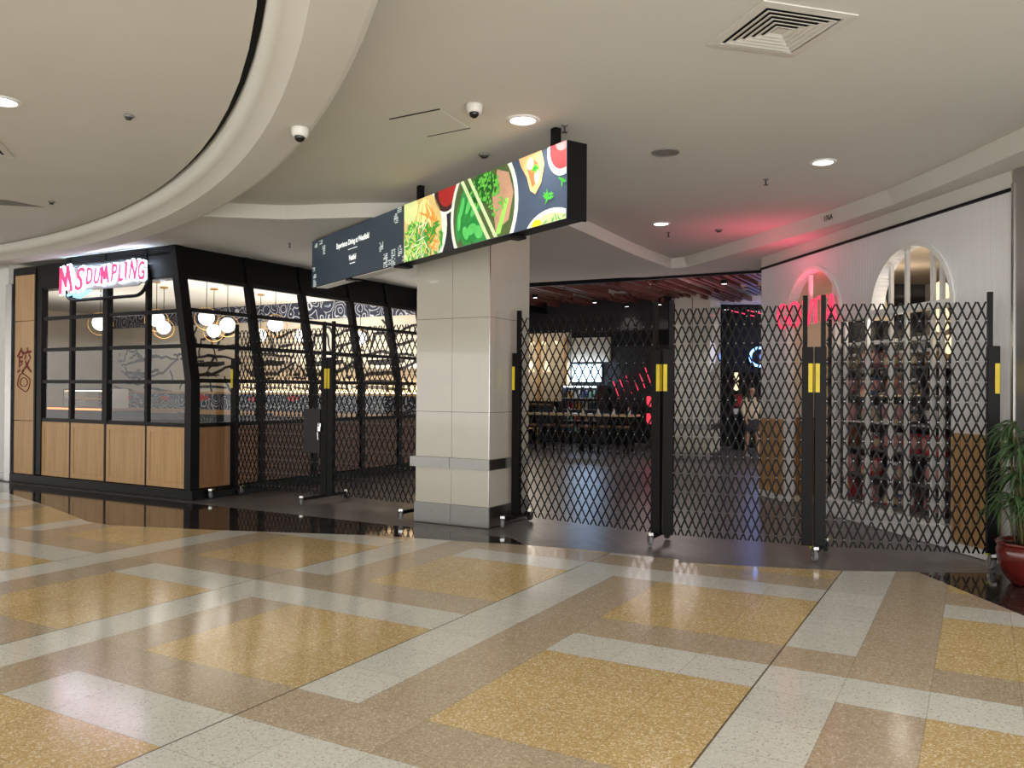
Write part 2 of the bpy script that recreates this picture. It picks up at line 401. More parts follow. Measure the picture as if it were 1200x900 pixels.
# ------------------------------------------------------------------ ceilings
ZS, ZR = 3.42, 3.58
mb = MB(); mb.box((-8, 8.5, ZR+.05), (44, 23, .1)); struct(mb, 'ceiling', M['ceiling'])
def circ(r, a): return (C0.x+r*cos(a), C0.y+r*sin(a))
RL = 15.40
a_end = atan2(9.48-C0.y, -3.45-C0.x)
arc = [circ(RL, radians(150)+(a_end-radians(150))*i/60) for i in range(61)]
recess = [(-3.69, 9.29), (-2.6, 9.44), (-1.73, 9.30), (-.6, 9.22), (.3, 9.30), (.62, 9.62), (1.2, 10.74), (1.72, 11.74), (2.50, 13.05)]
rlip = [(2.72, 12.9), (3.0, 12.0), (3.35, 10.75), (3.68, 9.6), (3.90, 8.5), (4.0, 7.4), (4.05, 6.4), (4.05, 5.0), (3.95, 3.0), (3.7, 0), (3.5, -3)]
so = arc+recess[1:]+rlip+[(9, -3)]+[tuple(W(7.5, 9.0)[:2]), tuple(W(-3.0, 13.47)[:2]), tuple(W(-4.9, 13.43)[:2]), tuple(W(-5.3, 13.25)[:2]), tuple(W(-7.2, 13.15)[:2]), tuple(W(-40, 13.15)[:2]), tuple(W(-40, -12)[:2])]
struct(flat(so, ZS, 'ceiling', None), 'ceiling_soffit', M['ceiling'])
mb = MB()
edge = recess+rlip
for i in range(len(edge)-1):
    (x0, y0), (x1, y1) = edge[i], edge[i+1]
    dx = .05 if i >= len(recess)-1 else 0.
    dx0 = .05 if i > len(recess)-1 else 0.
    mb.add([(x0, y0, ZS), (x1, y1, ZS), (x1-dx, y1, ZR), (x0-dx0, y0, ZR)], [(0, 1, 2, 3)])
struct(mb, 'trim_ceiling_step', M['ceiling'])
mb = MB(); mb.lathe([(.01, 3.50), (8, 3.50), (14.86, 3.50), (14.86, 3.56)], C0, 160); struct(mb, 'ceiling_atrium_disc', M['ceiling'], smooth=False)
mb = MB(); mb.lathe([(14.80, 3.545), (15.0, 3.545), (15.0, 3.50)], C0, 160); struct(mb, 'trim_shadow_gap', M['blackgap'])
mb = MB()
mb.lathe([(15.085, 3.328), (15.2, 3.325), (15.36, 3.325), (15.39, 3.335), (15.40, 3.36), (15.40, 3.60)], C0, 200)
bead = MB(); bead.lathe([(14.91, 3.545), (14.91, 3.47)]+[(15.0-.09*cos(pi/2*k/6), 3.47-.08*sin(pi/2*k/6)) for k in range(1, 7)]+[(15.085, 3.328)], C0, 200); struct(bead, 'trim_atrium_bead', M['ceiling'], smooth=True)
struct(mb, 'trim_atrium_ring', M['ceiling'])

# ------------------------------------------------------------------ ceiling fittings
def downlight(x, y, z, label, power=70, r=.1, grp='recessed mall downlights'):
    t = thing('ceiling_downlight', (x, y, z), label, 'light', grp)
    part(MB().lathe([(r*.86, z-.002), (r*.9, z-.012), (r*1.12, z-.010), (r*1.2, z-.001)], (x, y, 0), 32), 'trim_ring', M['white'], t, smooth=True)
    part(MB().lathe([(.001, z-.004), (r*.5, z-.005), (r*.88, z-.004)], (x, y, 0), 32), 'diffuser', M['lamp'], t)
    if power: light('downlight_lamp', 'SPOT', (x, y, z-.03), power*.44, (1, .965, .91), .09, (0, 0, 0), 2.5, .8)
    return t
downlight(.07, 6.38, ZR, 'bright round downlight in the ceiling above the hanging menu screen', 90, .11)
downlight(2.81, 7.5, ZR, 'bright round downlight right of the grey round ceiling speaker', 90)
downlight(1.85, 10.33, ZR, 'smaller looking downlight at the red-tinted far end of ceiling', 60)
downlight(-3.60, 5.80, 3.50, 'round downlight at the left edge of the photo in the curved ceiling', 90, .11)
for i, (x, y, p) in enumerate([(-.2, 2.3, 110), (3.0, 3.2, 110), (-3.2, 1.2, 110), (.5, -2., 110), (3.2, -2., 110), (-3.5, -2.5, 110), (-7.5, 3.0, 110), (-6.5, 6.6, 260), (-8.8, 8.6, 260), (-11.5, 7.0, 260), (-7, -1.5, 110)]):  # extra downlights out of view, added to light the hall and left shopfront
    zz = ZR if hypot(x-C0.x, y-C0.y) > 15.4 else 3.50
    downlight(x, y, zz, 'added round downlight in the mall ceiling, out of view', p)

def diffuser_vent(cx, cy, z, ang, label, size=.6, n=5):
    t = thing('ceiling_vent', (cx, cy, z), label, 'vent')
    R = Matrix.Rotation(ang, 3, 'Z')
    def sq(h, zz): return [Vector((cx, cy, zz))+R @ Vector((sx*h, sy*h, 0)) for sx, sy in ((-1, -1), (1, -1), (1, 1), (-1, 1))]
    fr = MB(); a, b, c, d = sq(size/2, z-.001), sq(size/2, z-.008), sq(size/2-.055, z-.012), sq(size/2-.055, z+.02)
    fr.add(a+b+c+d, [(i+4*k, (i+1) % 4+4*k, (i+1) % 4+4*k+4, i+4*k+4) for k in range(3) for i in range(4)])
    part(fr, 'frame', M['offwhite'], t)
    part(MB().add(sq(size/2-.05, z-.0015), [(0, 1, 2, 3)]), 'duct_opening', M['blackgap'], t)
    h0 = size/2-.075; st = (h0-.03)/n
    for k in range(n):
        h = h0-k*st; lo, hi = sq(h, z-.014), sq(h-st*.72, z-.003)
        lo2, hi2 = sq(h-.004, z-.016), sq(h-st*.72-.004, z-.005)
        mb = MB().add(lo+hi+lo2+hi2, [(i, (i+1) % 4, (i+1) % 4+4, i+4) for i in range(4)]+[(i+8, (i+1) % 4+8, (i+1) % 4+12, i+12) for i in range(4)]+[(i, (i+1) % 4, (i+1) % 4+8, i+8) for i in range(4)])
        part(mb, 'blade', M['offwhite'], t)
    part(MB().add(sq(.035, z-.006), [(0, 1, 2, 3)]), 'centre_plate', M['offwhite'], t)
diffuser_vent(1.53, 4.76, ZR, radians(16), 'square louvred air vent in the ceiling at the top right')
diffuser_vent(-4.55, 6.85, 3.50, radians(20), 'square air vent in the curved ceiling at the left edge')

def dome_camera(x, y, z, label, yaw):
    t = thing('security_camera', (x, y, z), label, 'camera', 'white dome security cameras')
    part(MB().lathe([(.001, z-.002), (.060, z-.002), (.062, z-.012), (.058, z-.050), (.050, z-.066), (.038, z-.072)], (x, y, 0), 28), 'housing', M['offwhite'], t, smooth=True)
    c = Vector((x, y, z-.068))+Vector((sin(yaw), -cos(yaw), 0))*.012
    part(MB().ball(c, .038, 16), 'dome', M['blackgloss'], t, smooth=True)
dome_camera(-1.50, 5.80, 3.325, 'white dome security camera left of the ceiling access panel', 0)
dome_camera(-.29, 6.04, ZR, 'white dome security camera near the bright downlight above screen', 0)

t = thing('ceiling_speaker', (1.33, 7.23, ZR), 'round grey speaker grille in the ceiling right of the hanging screen', 'speaker')
part(MB().lathe([(.10, ZR-.001), (.102, ZR-.010), (.118, ZR-.008), (.122, ZR-.001)], (1.33, 7.23, 0), 32), 'rim', M['grey'], t, smooth=True)
part(MB().lathe([(.001, ZR-.008), (.06, ZR-.007), (.101, ZR-.004)], (1.33, 7.23, 0), 32), 'grille', M['grey'], t, smooth=True)
def detector(x, y, z, label, r=.05, name='smoke_detector', cat='detector'):
    t = thing(name, (x, y, z), label, cat)
    part(MB().lathe([(.001, z-.001), (r, z-.001), (r, z-.012), (r*.8, z-.018)], (x, y, 0), 20), 'base', M['grey'], t, smooth=True)
    part(MB().lathe([(r*.7, z-.015), (r*.55, z-.034), (.001, z-.038)], (x, y, 0), 20), 'sensor', M['darkgrey'], t, smooth=True)
detector(-.26, 7.32, ZR, 'small round detector in the ceiling just behind the hanging screen')
detector(2.66, 10.69, ZR, 'small flat detector in the red-lit part of the ceiling')
detector(-2.84, 6.09, 3.50, 'small dark round fitting in the middle of the curved ceiling', .035, 'ceiling_sensor', 'sensor')
detector(-5.0, 8.95, 3.50, 'small dark fitting beside the flat panel in the curved ceiling', .035, 'ceiling_sensor', 'sensor')
def sprinkler(x, y, z, label):
    t = thing('sprinkler_head', (x, y, z), label, 'sprinkler', 'ceiling sprinkler heads')
    part(MB().lathe([(.001, z-.001), (.028, z-.001), (.026, z-.008), (.012, z-.010)], (x, y, 0), 16), 'rosette', M['grey'], t)
    m_ = MB(); m_.tube([(x, y, z-.008), (x, y, z-.055)], .008, 8); m_.lathe([(.001, z-.054), (.022, z-.056), (.022, z-.060), (.001, z-.060)], (x, y, 0), 12); part(m_, 'nozzle', M['darkgrey'], t)
sprinkler(2.48, 8.12, ZR, 'sprinkler head in the ceiling below the right downlight')
sprinkler(.40, 6.50, ZR, 'sprinkler head beside the bright downlight over the screen')
sprinkler(-2.97, 11.0, ZS, 'sprinkler head in the soffit left of the screen end')
sprinkler(2.05, 10.9, ZR, 'sprinkler head just below the far red-tinted downlight')
t = thing('access_hatch', (-.64, 6.48, ZR), 'square flush access panel in the ceiling between the two cameras', 'panel')
pa = [Vector((-.96, 6.38, ZR)), Vector((-.55, 6.14, ZR)), Vector((-.35, 6.58, ZR)), Vector((-.71, 6.81, ZR))]
cc_ = sum(pa, Vector((0, 0, 0)))/4
mb = MB(); q = [cc_+(p-cc_)*.97-EZ*.004 for p in pa]; mb.add([p-EZ*.001 for p in pa]+q, [(0, 1, 5, 4), (1, 2, 6, 5), (2, 3, 7, 6), (3, 0, 4, 7), (4, 5, 6, 7)]); part(mb, 'door_leaf', M['ceiling'], t)
mb = MB(); mb.bar(pa[0]-EZ*.003, pa[1]-EZ*.003, .012, .006); mb.bar(pa[2]-EZ*.003, pa[3]-EZ*.003, .012, .006); part(mb, 'gap_strip', M['darkgrey'], t)
t = thing('ceiling_hatch', (-5.5, 8.95, 3.5), 'flat grey rectangular panel in the curved ceiling at far left', 'panel')
mb = MB(); mb.add([(-6.1, 8.75, 3.497), (-5.45, 8.9, 3.497), (-5.25, 9.25, 3.497), (-5.9, 9.1, 3.497)], [(0, 1, 2, 3)]); mb.add([(-6.1, 8.75, 3.499), (-5.45, 8.9, 3.499), (-5.25, 9.25, 3.499), (-5.9, 9.1, 3.499)], [(0, 1, 2, 3)]); part(mb, 'cover', M['grey'], t)
# shop number on the step of the ceiling
p0, p1 = Vector((3.68-.025, 9.6, 3.50)), Vector((3.90-.025, 8.5, 3.50)); pd = (p1-p0).normalized(); pn = Vector((-pd.y, pd.x, 0))*-1
if pn.x > 0: pn = -pn
pc = p0+pd*.05+pn*.02
mb = text_mb('176A', .085, .002, lambda x, y, z: pc+pd*(x)+EZ*(y)+pn*(z+.01))
o = mb.build('shop_number', M['darkgrey'], origin=pc); tag(o, 'small black number 176A on the ceiling step at right', 'sign')

# ------------------------------------------------------------------ mall walls beside the shops
VF = 7.5
mb = MB(); mb.uvbox(-22, -13.42, VF-.02, VF+.1, .0, 3.42); struct(mb, 'wall_left', M['white'])
t = MB(); t.uvbox(-13.42, -13.26, VF-.06, VF+.05, 0, 3.1); struct(t, 'trim_1', M['steelh'])
mb = MB(); mb.uvbox(-22, -13.42, VF-.035, VF, 0, .12); struct(mb, 'baseboard_left', M['steel'])

# ------------------------------------------------------------------ cream column
cu0, cu1, cv0, cv1 = -5.57, -4.60, 7.64, 8.53
mb = MB(); mb.uvbox(cu0+.012, cu1-.012, cv0+.012, cv1-.012, 0, ZR); col = struct(mb, 'column', M['blackgap'])
um = (cu0+cu1)/2+.0
zs = [(.22, 1.243), (1.243, 2.277), (2.277, ZS+.14)]
mb = MB(); g = .0022
for z0, z1 in zs:
    for a, b_ in ((cu0, um), (um, cu1)):
        mb.uvbox(a+g, b_-g, cv0, cv0+.012, z0+g, z1-g); mb.uvbox(a+g, b_-g, cv1-.012, cv1, z0+g, z1-g)
    mb.uvbox(cu1-.012, cu1, cv0+g, cv1-g, z0+g, z1-g); mb.uvbox(cu0, cu0+.012, cv0+g, cv1-g, z0+g, z1-g)
o = mb.build('column_panel', M['creamglass'], col, origin=(0, 0, 0))
mb = MB()
for a, b_ in ((cu0-.012, um), (um, cu1+.012)): mb.uvbox(a+.002, b_-.002, cv0-.014, cv0, 0, .22)
mb.uvbox(cu1, cu1+.012, cv0, cv1, 0, .22); mb.uvbox(cu0-.012, cu0, cv0, cv1, 0, .22); mb.build('column_base', M['steel'], col, origin=(0, 0, 0))
mb = MB()
for a, b_ in ((cu0-.05, um-.003), (um+.003, cu1+.03)): mb.uvbox(a, b_, cv0-.045, cv0-.005, .624, .736)
mb.uvbox(cu0-.05, cu0-.005, cv0-.045, cv1, .624, .736); mb.uvbox(cu1+.002, cu1+.03, cv0-.01, cv1, .624, .736); mb.build('column_rail', M['steel'], col, origin=(0, 0, 0))
mb = MB(); mb.uvbox(cu1-.004, cu1+.003, cv0-.003, cv0+.006, .22, ZS); mb.build('column_corner_trim', M['chrome'], col, origin=(0, 0, 0))

# ------------------------------------------------------------------ restaurant shopfront (left)
UC = -9.16           # corner, side face at this u below the kink
ZK, ZG, ZT = 1.57, 3.0, 3.45
def lean(z): return UC-(z-ZK)*.19 if z > ZK else UC
# front glazing frame
fx = [-12.56, -11.79, -10.96, -10.06]      # post, thin, thick, thin
rows = [.985, 1.565, 2.05, 2.525, 3.0]
win = MB(); w2 = .028
win.uvbox(-12.66, -12.50, VF-.03, VF+.07, .14, 3.32)
win.uvbox(-11.79-w2, -11.79+w2, VF-.02, VF+.05, .98, 3.02); win.uvbox(-10.96-.055, -10.96+.055, VF-.03, VF+.06, .98, 3.02); win.uvbox(-10.06-w2, -10.06+w2, VF-.02, VF+.05, .98, 3.02)
for z in rows: win.uvbox(-12.5, lean(z)-.03, VF-.018, VF+.045, z-.026, z+.026)
win_front = struct(win, 'window_1', M['black'])
gl = MB()
xs = [-12.5, -11.79, -10.96, -10.06]
gl.add([W(-12.5, VF+.012, 1.0), W(UC-.05, VF+.012, 1.0), W(UC-.05, VF+.012, ZK), W(lean(3.0)-.05, VF+.012, 3.0), W(-12.5, VF+.012, 3.0)], [(0, 1, 2, 3, 4)])
gl.build('window_pane', M['glass'], win_front, origin=(0, 0, 0))
# the corner post: upright below, leaning back into the shop above
cp = MB()
cp.uvbox(UC-.07, UC+.055, VF-.045, VF+.10, .12, ZK)
for a, z0, z1 in ((0, ZK, ZT),):
    u0, u1 = lean(z0), lean(z1)
    vs = [W(u0-.07, VF-.045, z0), W(u0+.055, VF-.045, z0), W(u0+.055, VF+.10, z0), W(u0-.07, VF+.10, z0), W(u1-.07, VF-.045, z1), W(u1+.055, VF-.045, z1), W(u1+.055, VF+.10, z1), W(u1-.07, VF+.10, z1)]
    cp.add(vs, [(0, 1, 2, 3), (4, 5, 6, 7), (0, 1, 5, 4), (1, 2, 6, 5), (2, 3, 7, 6), (3, 0, 4, 7)])
cp.build('corner_post', M['black'], win_front, origin=(0, 0, 0))
# fascia over the windows and base plinth
fa = MB(); fa.uvbox(-13.26, -9.52, VF-.03, VF+.3, 3.0, 3.34); fa.uvbox(-11.9, -9.52, VF-.03, VF+.3, 3.3, ZT)
def slab(mb, u0a, u0b, u1a, u1b, v0, v1, z0, z1):
    vs = [W(u0a, v0, z0), W(u0b, v0, z0), W(u0b, v1, z0), W(u0a, v1, z0), W(u1a, v0, z1), W(u1b, v0, z1), W(u1b, v1, z1), W(u1a, v1, z1)]
    mb.add(vs, [(0, 1, 2, 3), (4, 5, 6, 7), (0, 1, 5, 4), (1, 2, 6, 5), (2, 3, 7, 6), (3, 0, 4, 7)])
VE = 14.9
slab(fa, lean(ZG)-.2, lean(ZG)+.02, lean(ZT)-.2, lean(ZT)+.02, VF-.02, VE, ZG, ZT)
struct(fa, 'wall_shop_fascia', M['black'])
# ribs on the fascia
rb = MB()
for u in (-11.79, -10.96, -10.06): rb.uvbox(u-.02, u+.02, VF-.05, VF, 3.02, 3.4)
pl = MB(); pl.uvbox(-13.27, UC+.11, VF-.06, VF+.2, 0, .125); pl.uvbox(UC-.1, UC+.11, VF+.19, VE, 0, .125)
struct(rb, 'trim_2', M['black'])
struct(pl, 'baseboard_shop', M['black'])
# side glazing
sv = [8.73, 9.83, 10.99, 12.02, 13.0, 13.95]
sw = MB()
for v in sv:
    slab(sw, lean(.98)-.05, lean(.98)+.05, UC-.05, UC+.05, v-.05, v+.05, .12, ZK)
    slab(sw, UC-.06, UC+.05, lean(ZT)-.06, lean(ZT)+.045, v-.05, v+.05, ZK, ZT)
for z in (.985, 1.585, 2.06, 2.545, 3.0):
    u = lean(z); sw.uvbox(u-.035, u+.035, VF+.05, VE, z-.028, z+.028)
side = struct(sw, 'window_2', M['black'])
gl = MB(); gl.add([W(UC, VF+.05, 1.0), W(UC, VE, 1.0), W(UC, VE, ZK), W(UC, VF+.05, ZK)], [(0, 1, 2, 3)])
gl.add([W(UC, VF+.05, ZK), W(UC, VE, ZK), W(lean(3.0), VE, 3.0), W(lean(3.0), VF+.05, 3.0)], [(0, 1, 2, 3)])
gl.build('window_pane', M['glass'], side, origin=(0, 0, 0))
# timber panels below the glass: every panel lifts off
def wpanel(u0, u1, z0, z1, label, m='oak', v=VF, axis='u'):
    t = thing('oak_wainscot', W((u0+u1)/2, v, z0) if axis == 'u' else W(v, (u0+u1)/2, z0), label, 'panel', 'timber panels of the left shopfront')
    def bx(mb, a, b, c, d, n0, n1):
        if axis == 'u': mb.uvbox(a, b, v+n0, v+n1, c, d)
        else: mb.uvbox(v-n1, v-n0, a, b, c, d)
    b = MB(); bx(b, u0, u1, z0, z1, 0, .035); part(b, 'board', M[m], t)
    e = .075
    f = MB(); k = .012
    for (a0, a1, c0, c1) in ((u0, u1, z0, z0+e-.004), (u0, u1, z1-e+.004, z1), (u0, u0+e-.004, z0+e, z1-e), (u1-e+.004, u1, z0+e, z1-e)): bx(f, a0, a1, c0, c1, -k, 0)
    bx(f, u0+e+.004, u1-e-.004, z0+e+.004, z1-e-.004, -.009, 0)
    part(f, 'moulding', M[m], t)
names = ['first oak panel under the windows, next to the tall pilaster', 'second oak panel from the pilaster under the left windows', 'third oak panel from the pilaster, left of the corner panel', 'widest oak panel at the shop corner, facing the mall']
us = [(-12.50, -11.81), (-11.77, -10.99), (-10.93, -10.08), (-10.04, UC-.075)]
for (a, b_), n in zip(us, names): wpanel(a, b_, .135, .955, n)
dv = MB()
for u in (-11.79, -10.96, -10.06): dv.uvbox(u-.02, u+.02, VF-.012, VF+.03, .13, .96)
struct(dv, 'trim_3', M['black'])
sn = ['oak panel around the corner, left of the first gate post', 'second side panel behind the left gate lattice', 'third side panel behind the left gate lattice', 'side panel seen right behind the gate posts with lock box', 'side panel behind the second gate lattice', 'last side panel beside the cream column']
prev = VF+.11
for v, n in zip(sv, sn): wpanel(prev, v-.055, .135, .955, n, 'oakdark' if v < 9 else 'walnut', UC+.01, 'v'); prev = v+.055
# wall behind panels
mb = MB(); mb.uvbox(-13.25, UC-.08, VF+.06, VF+.12, .12, .95); mb.uvbox(UC-.12, UC-.05, VF+.1, VE, .12, .95); struct(mb, 'wall_under_windows', M['black'])
# oak pilaster with the character
t = thing('oak_pilaster', W(-12.95, VF, 0), 'tall oak pilaster with red character at the far left', 'pilaster')
mb = MB()
for z0, z1 in ((.135, .955), (.965, 2.50), (2.51, 3.22)): mb.uvbox(-13.20, -12.68, VF-.035, VF+.05, z0, z1)
part(mb, 'board', M['oak'], t)
mb = MB(); mb.uvbox(-13.25, -13.20, VF-.04, VF+.06, .12, 3.30); mb.uvbox(-12.68, -12.64, VF-.04, VF+.06, .12, 3.30); mb.uvbox(-13.25, -12.64, VF-.04, VF+.06, 3.22, 3.32); part(mb, 'frame', M['black'], t)
def FP(x, y, d=.0): return W(-12.94+x, VF-.037-d, 1.73+y)
def stroke(mb, pts, w, fr, d=.002):
    # brush stroke as a thin tapered ribbon
    pts = [Vector((p[0], p[1], 0)) for p in pts]; L = []; n = len(pts)
    for i, p in enumerate(pts):
        t_ = (pts[min(i+1, n-1)]-pts[max(i-1, 0)]).normalized(); nn = Vector((-t_.y, t_.x, 0)); ww = w*(.45+.55*sin(pi*min(.9, max(.12, (i+.5)/n))))
        L.append((p+nn*ww/2, p-nn*ww/2))
    vs = [fr(a.x, a.y, d) for a, b in L]+[fr(b.x, b.y, d) for a, b in L]
    mb.add(vs, [(i, i+1, n+i+1, n+i) for i in range(n-1)])
ch = MB()
for pts in ([(-.06, .36), (-.13, .27), (-.19, .22)], [(-.08, .32), (-.03, .28), (-.02, .24)], [(-.15, .21), (-.03, .22)], [(-.12, .2), (-.13, .06), (-.04, .12)], [(-.14, .14), (-.03, .15)],
            [(.08, .36), (.10, .30)], [(-.01, .27), (.09, .29), (.2, .3)], [(.05, .25), (.02, .18)], [(.13, .26), (.18, .19)], [(.15, .18), (.07, .08), (-.05, -.01)], [(.03, .16), (.1, .06), (.2, -.02)],
            [(-.18, -.02), (-.1, .02)], [(-.06, -.03), (0, .01)]):
    stroke(ch, pts, .045, FP)
part(ch, 'character', M['redink'], t)
em = MB()
em.tube([FP(.165*cos(a), -.18+.13*sin(a)+.02*cos(3*a), .002) for a in [2*pi*i/28 for i in range(28)]], .008, 6, closed=True)
em.tube([FP(.10*cos(a), -.19+.085*sin(a), .002) for a in [pi*i/14 for i in range(15)]], .007, 6); em.tube([FP(-.1, -.19, .002), FP(-.06, -.235, .002), FP(.06, -.235, .002), FP(.1, -.19, .002)], .007, 6)
part(em, 'emblem', M['redink'], t)

# ---- illuminated sign of the left shop
t = thing('shop_sign', W(-11.05, VF-.1, 3.05), 'lit red and white lettering on grey capsule board over left shop', 'sign')
def SG(x, y, d): return W(-10.92+x*.90, VF-.12-d, 3.045+y*.86)
def capsule(hw, hh, n=12): return [(hw-hh+hh*cos(a), hh*sin(a)) for a in [-pi/2+pi*i/n for i in range(n+1)]]+[(-hw+hh+hh*cos(a), hh*sin(a)) for a in [pi/2+pi*i/n for i in range(n+1)]]
bk = MB(); bk.tube([SG(x, y-.03, -.05) for x, y in capsule(1.06, .30)], .026, 6, closed=True); part(bk, 'bracket_frame', M['black'], t)
bg = MB(); bg.prism([(x, y+.02) for x, y in capsule(1.03, .20)], -.03, .0, SG); part(bg, 'back_board', mat('grey_sign_board', rgb(150, 146, 148), .5), t)
word = [('M', -.87, .02, .64, 8, .66), ('S', -.52, -.01, .56, -4, .84), ('D', -.25, .03, .40, 5, .62), ('U', -.06, .02, .38, -4, .62), ('M', .15, .04, .40, 6, .55), ('P', .36, .04, .42, -3, .62), ('L', .53, .03, .40, 6, .62), ('I', .66, .05, .42, 4, .7), ('N', .83, .06, .44, -5, .58), ('G', 1.02, .03, .42, 5, .56)]
for c, x, y, s, rot, kx in word:
    ca, sa = cos(radians(rot)), sin(radians(rot))
    def fr(px, py, pz, x=x, y=y, kx=kx, d0=0.):
        px *= kx
        return SG(x+px*ca-py*sa, y+px*sa+py*ca, pz+d0)
    if c == 'M':
        pts = [(-.155, -.20), (-.085, .20), (.0, -.10), (.095, .20), (.14, -.20)]; k_ = s/.64; w_ = .075 if s > .5 else .062
        def mstroke(wd, d0, d1, fr=fr, kx=kx, pts=pts, k_=k_):
            mb = MB()
            for (xa, ya), (xb, yb) in zip(pts, pts[1:]):
                dx, dy = xb-xa, yb-ya; L_ = hypot(dx, dy); nx_, ny_ = -dy/L_*wd/2/k_, dx/L_*wd/2/k_; ex, ey = dx/L_*wd*.4/k_, dy/L_*wd*.4/k_
                q = [(xa+nx_-ex, ya+ny_-ey), (xa-nx_-ex, ya-ny_-ey), (xb-nx_+ex, yb-ny_+ey), (xb+nx_+ex, yb+ny_+ey)]
                mb.prism([(x_*k_/kx*(1 if k_ > .8 else .9), y_*k_) for x_, y_ in q], d0, d1, lambda px, py, pz: fr(px, py, pz))
            return mb
        ob = part(mstroke(w_+.035, .006, .030), 'letter', M['whiteglow'], t); part(mstroke(w_-.008, .032, .048), 'letter_face', M['pink'], ob)
        continue
    h = text_mb(c, s, .012, lambda px, py, pz, fr=fr: fr(px, py, pz, d0=.018), bold=.024*s/.4, shear=.22); ob = part(h, 'letter', M['whiteglow'], t)
    f_ = text_mb(c, s*.98, .008, lambda px, py, pz, fr=fr: fr(px, py, pz, d0=.040), bold=.006 if s > .5 else .007, shear=.22); part(f_, 'letter_face', M['pink'], ob)
sw_ = MB(); stroke(sw_, [(-.86, -.25), (-.7, -.22), (-.55, -.27), (-.35, -.22), (-.2, -.2)], .07, SG, .02); stroke(sw_, [(-.7, -.27), (-.5, -.3), (-.3, -.24)], .05, SG, .022); part(sw_, 'brush_swoosh', M['cyanglow'], t)
light('sign_halo', 'AREA', SG(0, .17, -.06), 46, (.62, .78, 1), 1.9, Euler((radians(180), 0, -TH)), size_y=.08)

# ------------------------------------------------------------------ restaurant interior
VB, UL = 13.5, -20.0
mb = MB(); mb.uvbox(UL, -9.3, VB, VB+.15, 0, 3.40); wb = struct(mb, 'wall_restaurant_back', M['plaster'])
mb = MB(); mb.uvbox(UL-.15, UL, VF+.1, VB+.15, 0, 3.40); struct(mb, 'wall_restaurant_side', M['plaster'])
mb = MB(); mb.uvbox(UL-.15, -9.55, VF+.28, VE, 3.36, 3.40); struct(mb, 'ceiling_restaurant', M['ceiling'])
mb = MB(); mb.uvbox(UL, -9.6, VB-.02, VB, 2.98, 3.36); struct(mb, 'wall_wave_band_high', M['waves'])
mb = MB(); mb.uvbox(UL, -9.3, VB-.03, VB, .97, 1.34); struct(mb, 'wall_wave_band_low', M['waves'])
mb = MB(); mb.uvbox(UL, -9.3, VB-.07, VB, .84, .97); mb.uvbox(UL, -9.3, VB-.05, VB, 1.34, 1.39); struct(mb, 'trim_4', M['oak'])
mb = MB(); mb.uvbox(-14.8, -9.6, VB-.045, VB-.02, 1.392, 1.41); o = mb.build('led_strip', M['led'], wb, origin=(0, 0, 0))
def bounce_fill(u, v, z, e, c=(1, .93, .84)): light('restaurant_fill', 'AREA', W(u, v, z), e, c, 2.0, Euler((pi, 0, 0)))  # added fill panel facing up, brightens the restaurant by ceiling bounce
# brush mural on the back wall
mu = MB(); rnd = random.Random(3)
def MW(x, y, d): return W(-16.7+x*.8, VB-.003-d, 1.98+y*.8)
def wob(pts, k=.03): 
    out = []
    for i in range(len(pts)-1):
        for j in range(4):
            f = j/4; out.append((pts[i][0]*(1-f)+pts[i+1][0]*f+rnd.uniform(-k, k), pts[i][1]*(1-f)+pts[i+1][1]*f+rnd.uniform(-k, k)))
    return out+[pts[-1]]
def mst(*pts, w=.085): stroke(mu, wob(list(pts)), w, MW)
# boat left
mst((-3.0, -.1), (-2.6, -.3), (-1.9, -.32), (-1.0, -.15), (-.3, .25), w=.09); mst((-3.0, .05), (-2.6, .15), (-1.6, .3), (-.9, .3), (-.3, .22)); mst((-2.9, .2), (-2.7, .55), (-2.3, .5), (-2.0, .2))
mst((-2.6, .3), (-2.2, .42), (-2.0, .3)); mst((-3.2, -.45), (-2.2, -.5), (-1.2, -.45)); mst((-1.6, -.25), (-1.8, -.9), (-1.3, -.95)); mst((-3.4, -.6), (-2.4, -.75)); mst((-1.9, -.6), (-.6, -.75))
mst((-2.8, -.15), (-2.0, -.22), (-1.2, -.08), w=.14)
# junk boats right
for ox in (.1, 2.5, 4.6, 6.6):
    mst((ox, .0), (ox+.3, -.25), (ox+1.3, -.2), (ox+2.0, .1), w=.1); mst((ox+.2, .25), (ox+.9, .35), (ox+1.9, .22)); mst((ox+.5, .3), (ox+.6, .8), (ox+1.0, .85), (ox+1.2, .3))
    mst((ox+.1, .6), (ox+.3, .9), (ox+.5, .6), (ox+.1, .6)); mst((ox+.2, -.45), (ox+1.5, -.4)); mst((ox+.3, -.5), (ox+.2, -.9)); mst((ox+1.0, -.45), (ox+1.1, -.9)); mst((ox+1.6, -.3), (ox+1.9, -.85))
    mst((ox-.1, -.6), (ox+1.7, -.62), w=.09); mst((ox+.4, .05), (ox+1.6, .1), w=.16); mst((ox+1.3, .5), (ox+1.9, .6)); mst((ox+.9, 1.15), (ox+1.3, .8), (ox+2.0, 1.0))
for ox, oy, wx, n_ in ((-3.2, -.3, 3.0, 16), (.0, .2, 2.2, 22), (2.5, .1, 2.2, 14), (4.6, .1, 2.2, 12)):
    for i in range(n_):
        x_ = ox+rnd.uniform(0, wx); y_ = oy+rnd.uniform(-.75, .75); L_ = rnd.uniform(.15, .6); a_ = rnd.choice([.1, -.15, .05, 1.2, 1.8])
        mst((x_, y_), (x_+L_*cos(a_)*.5, y_+L_*sin(a_)*.4), (x_+L_*cos(a_), y_+L_*sin(a_)*.6), w=rnd.uniform(.05, .1))
mu.build('brush_mural', M['ink'], wb, origin=(0, 0, 0))
ko = MB()
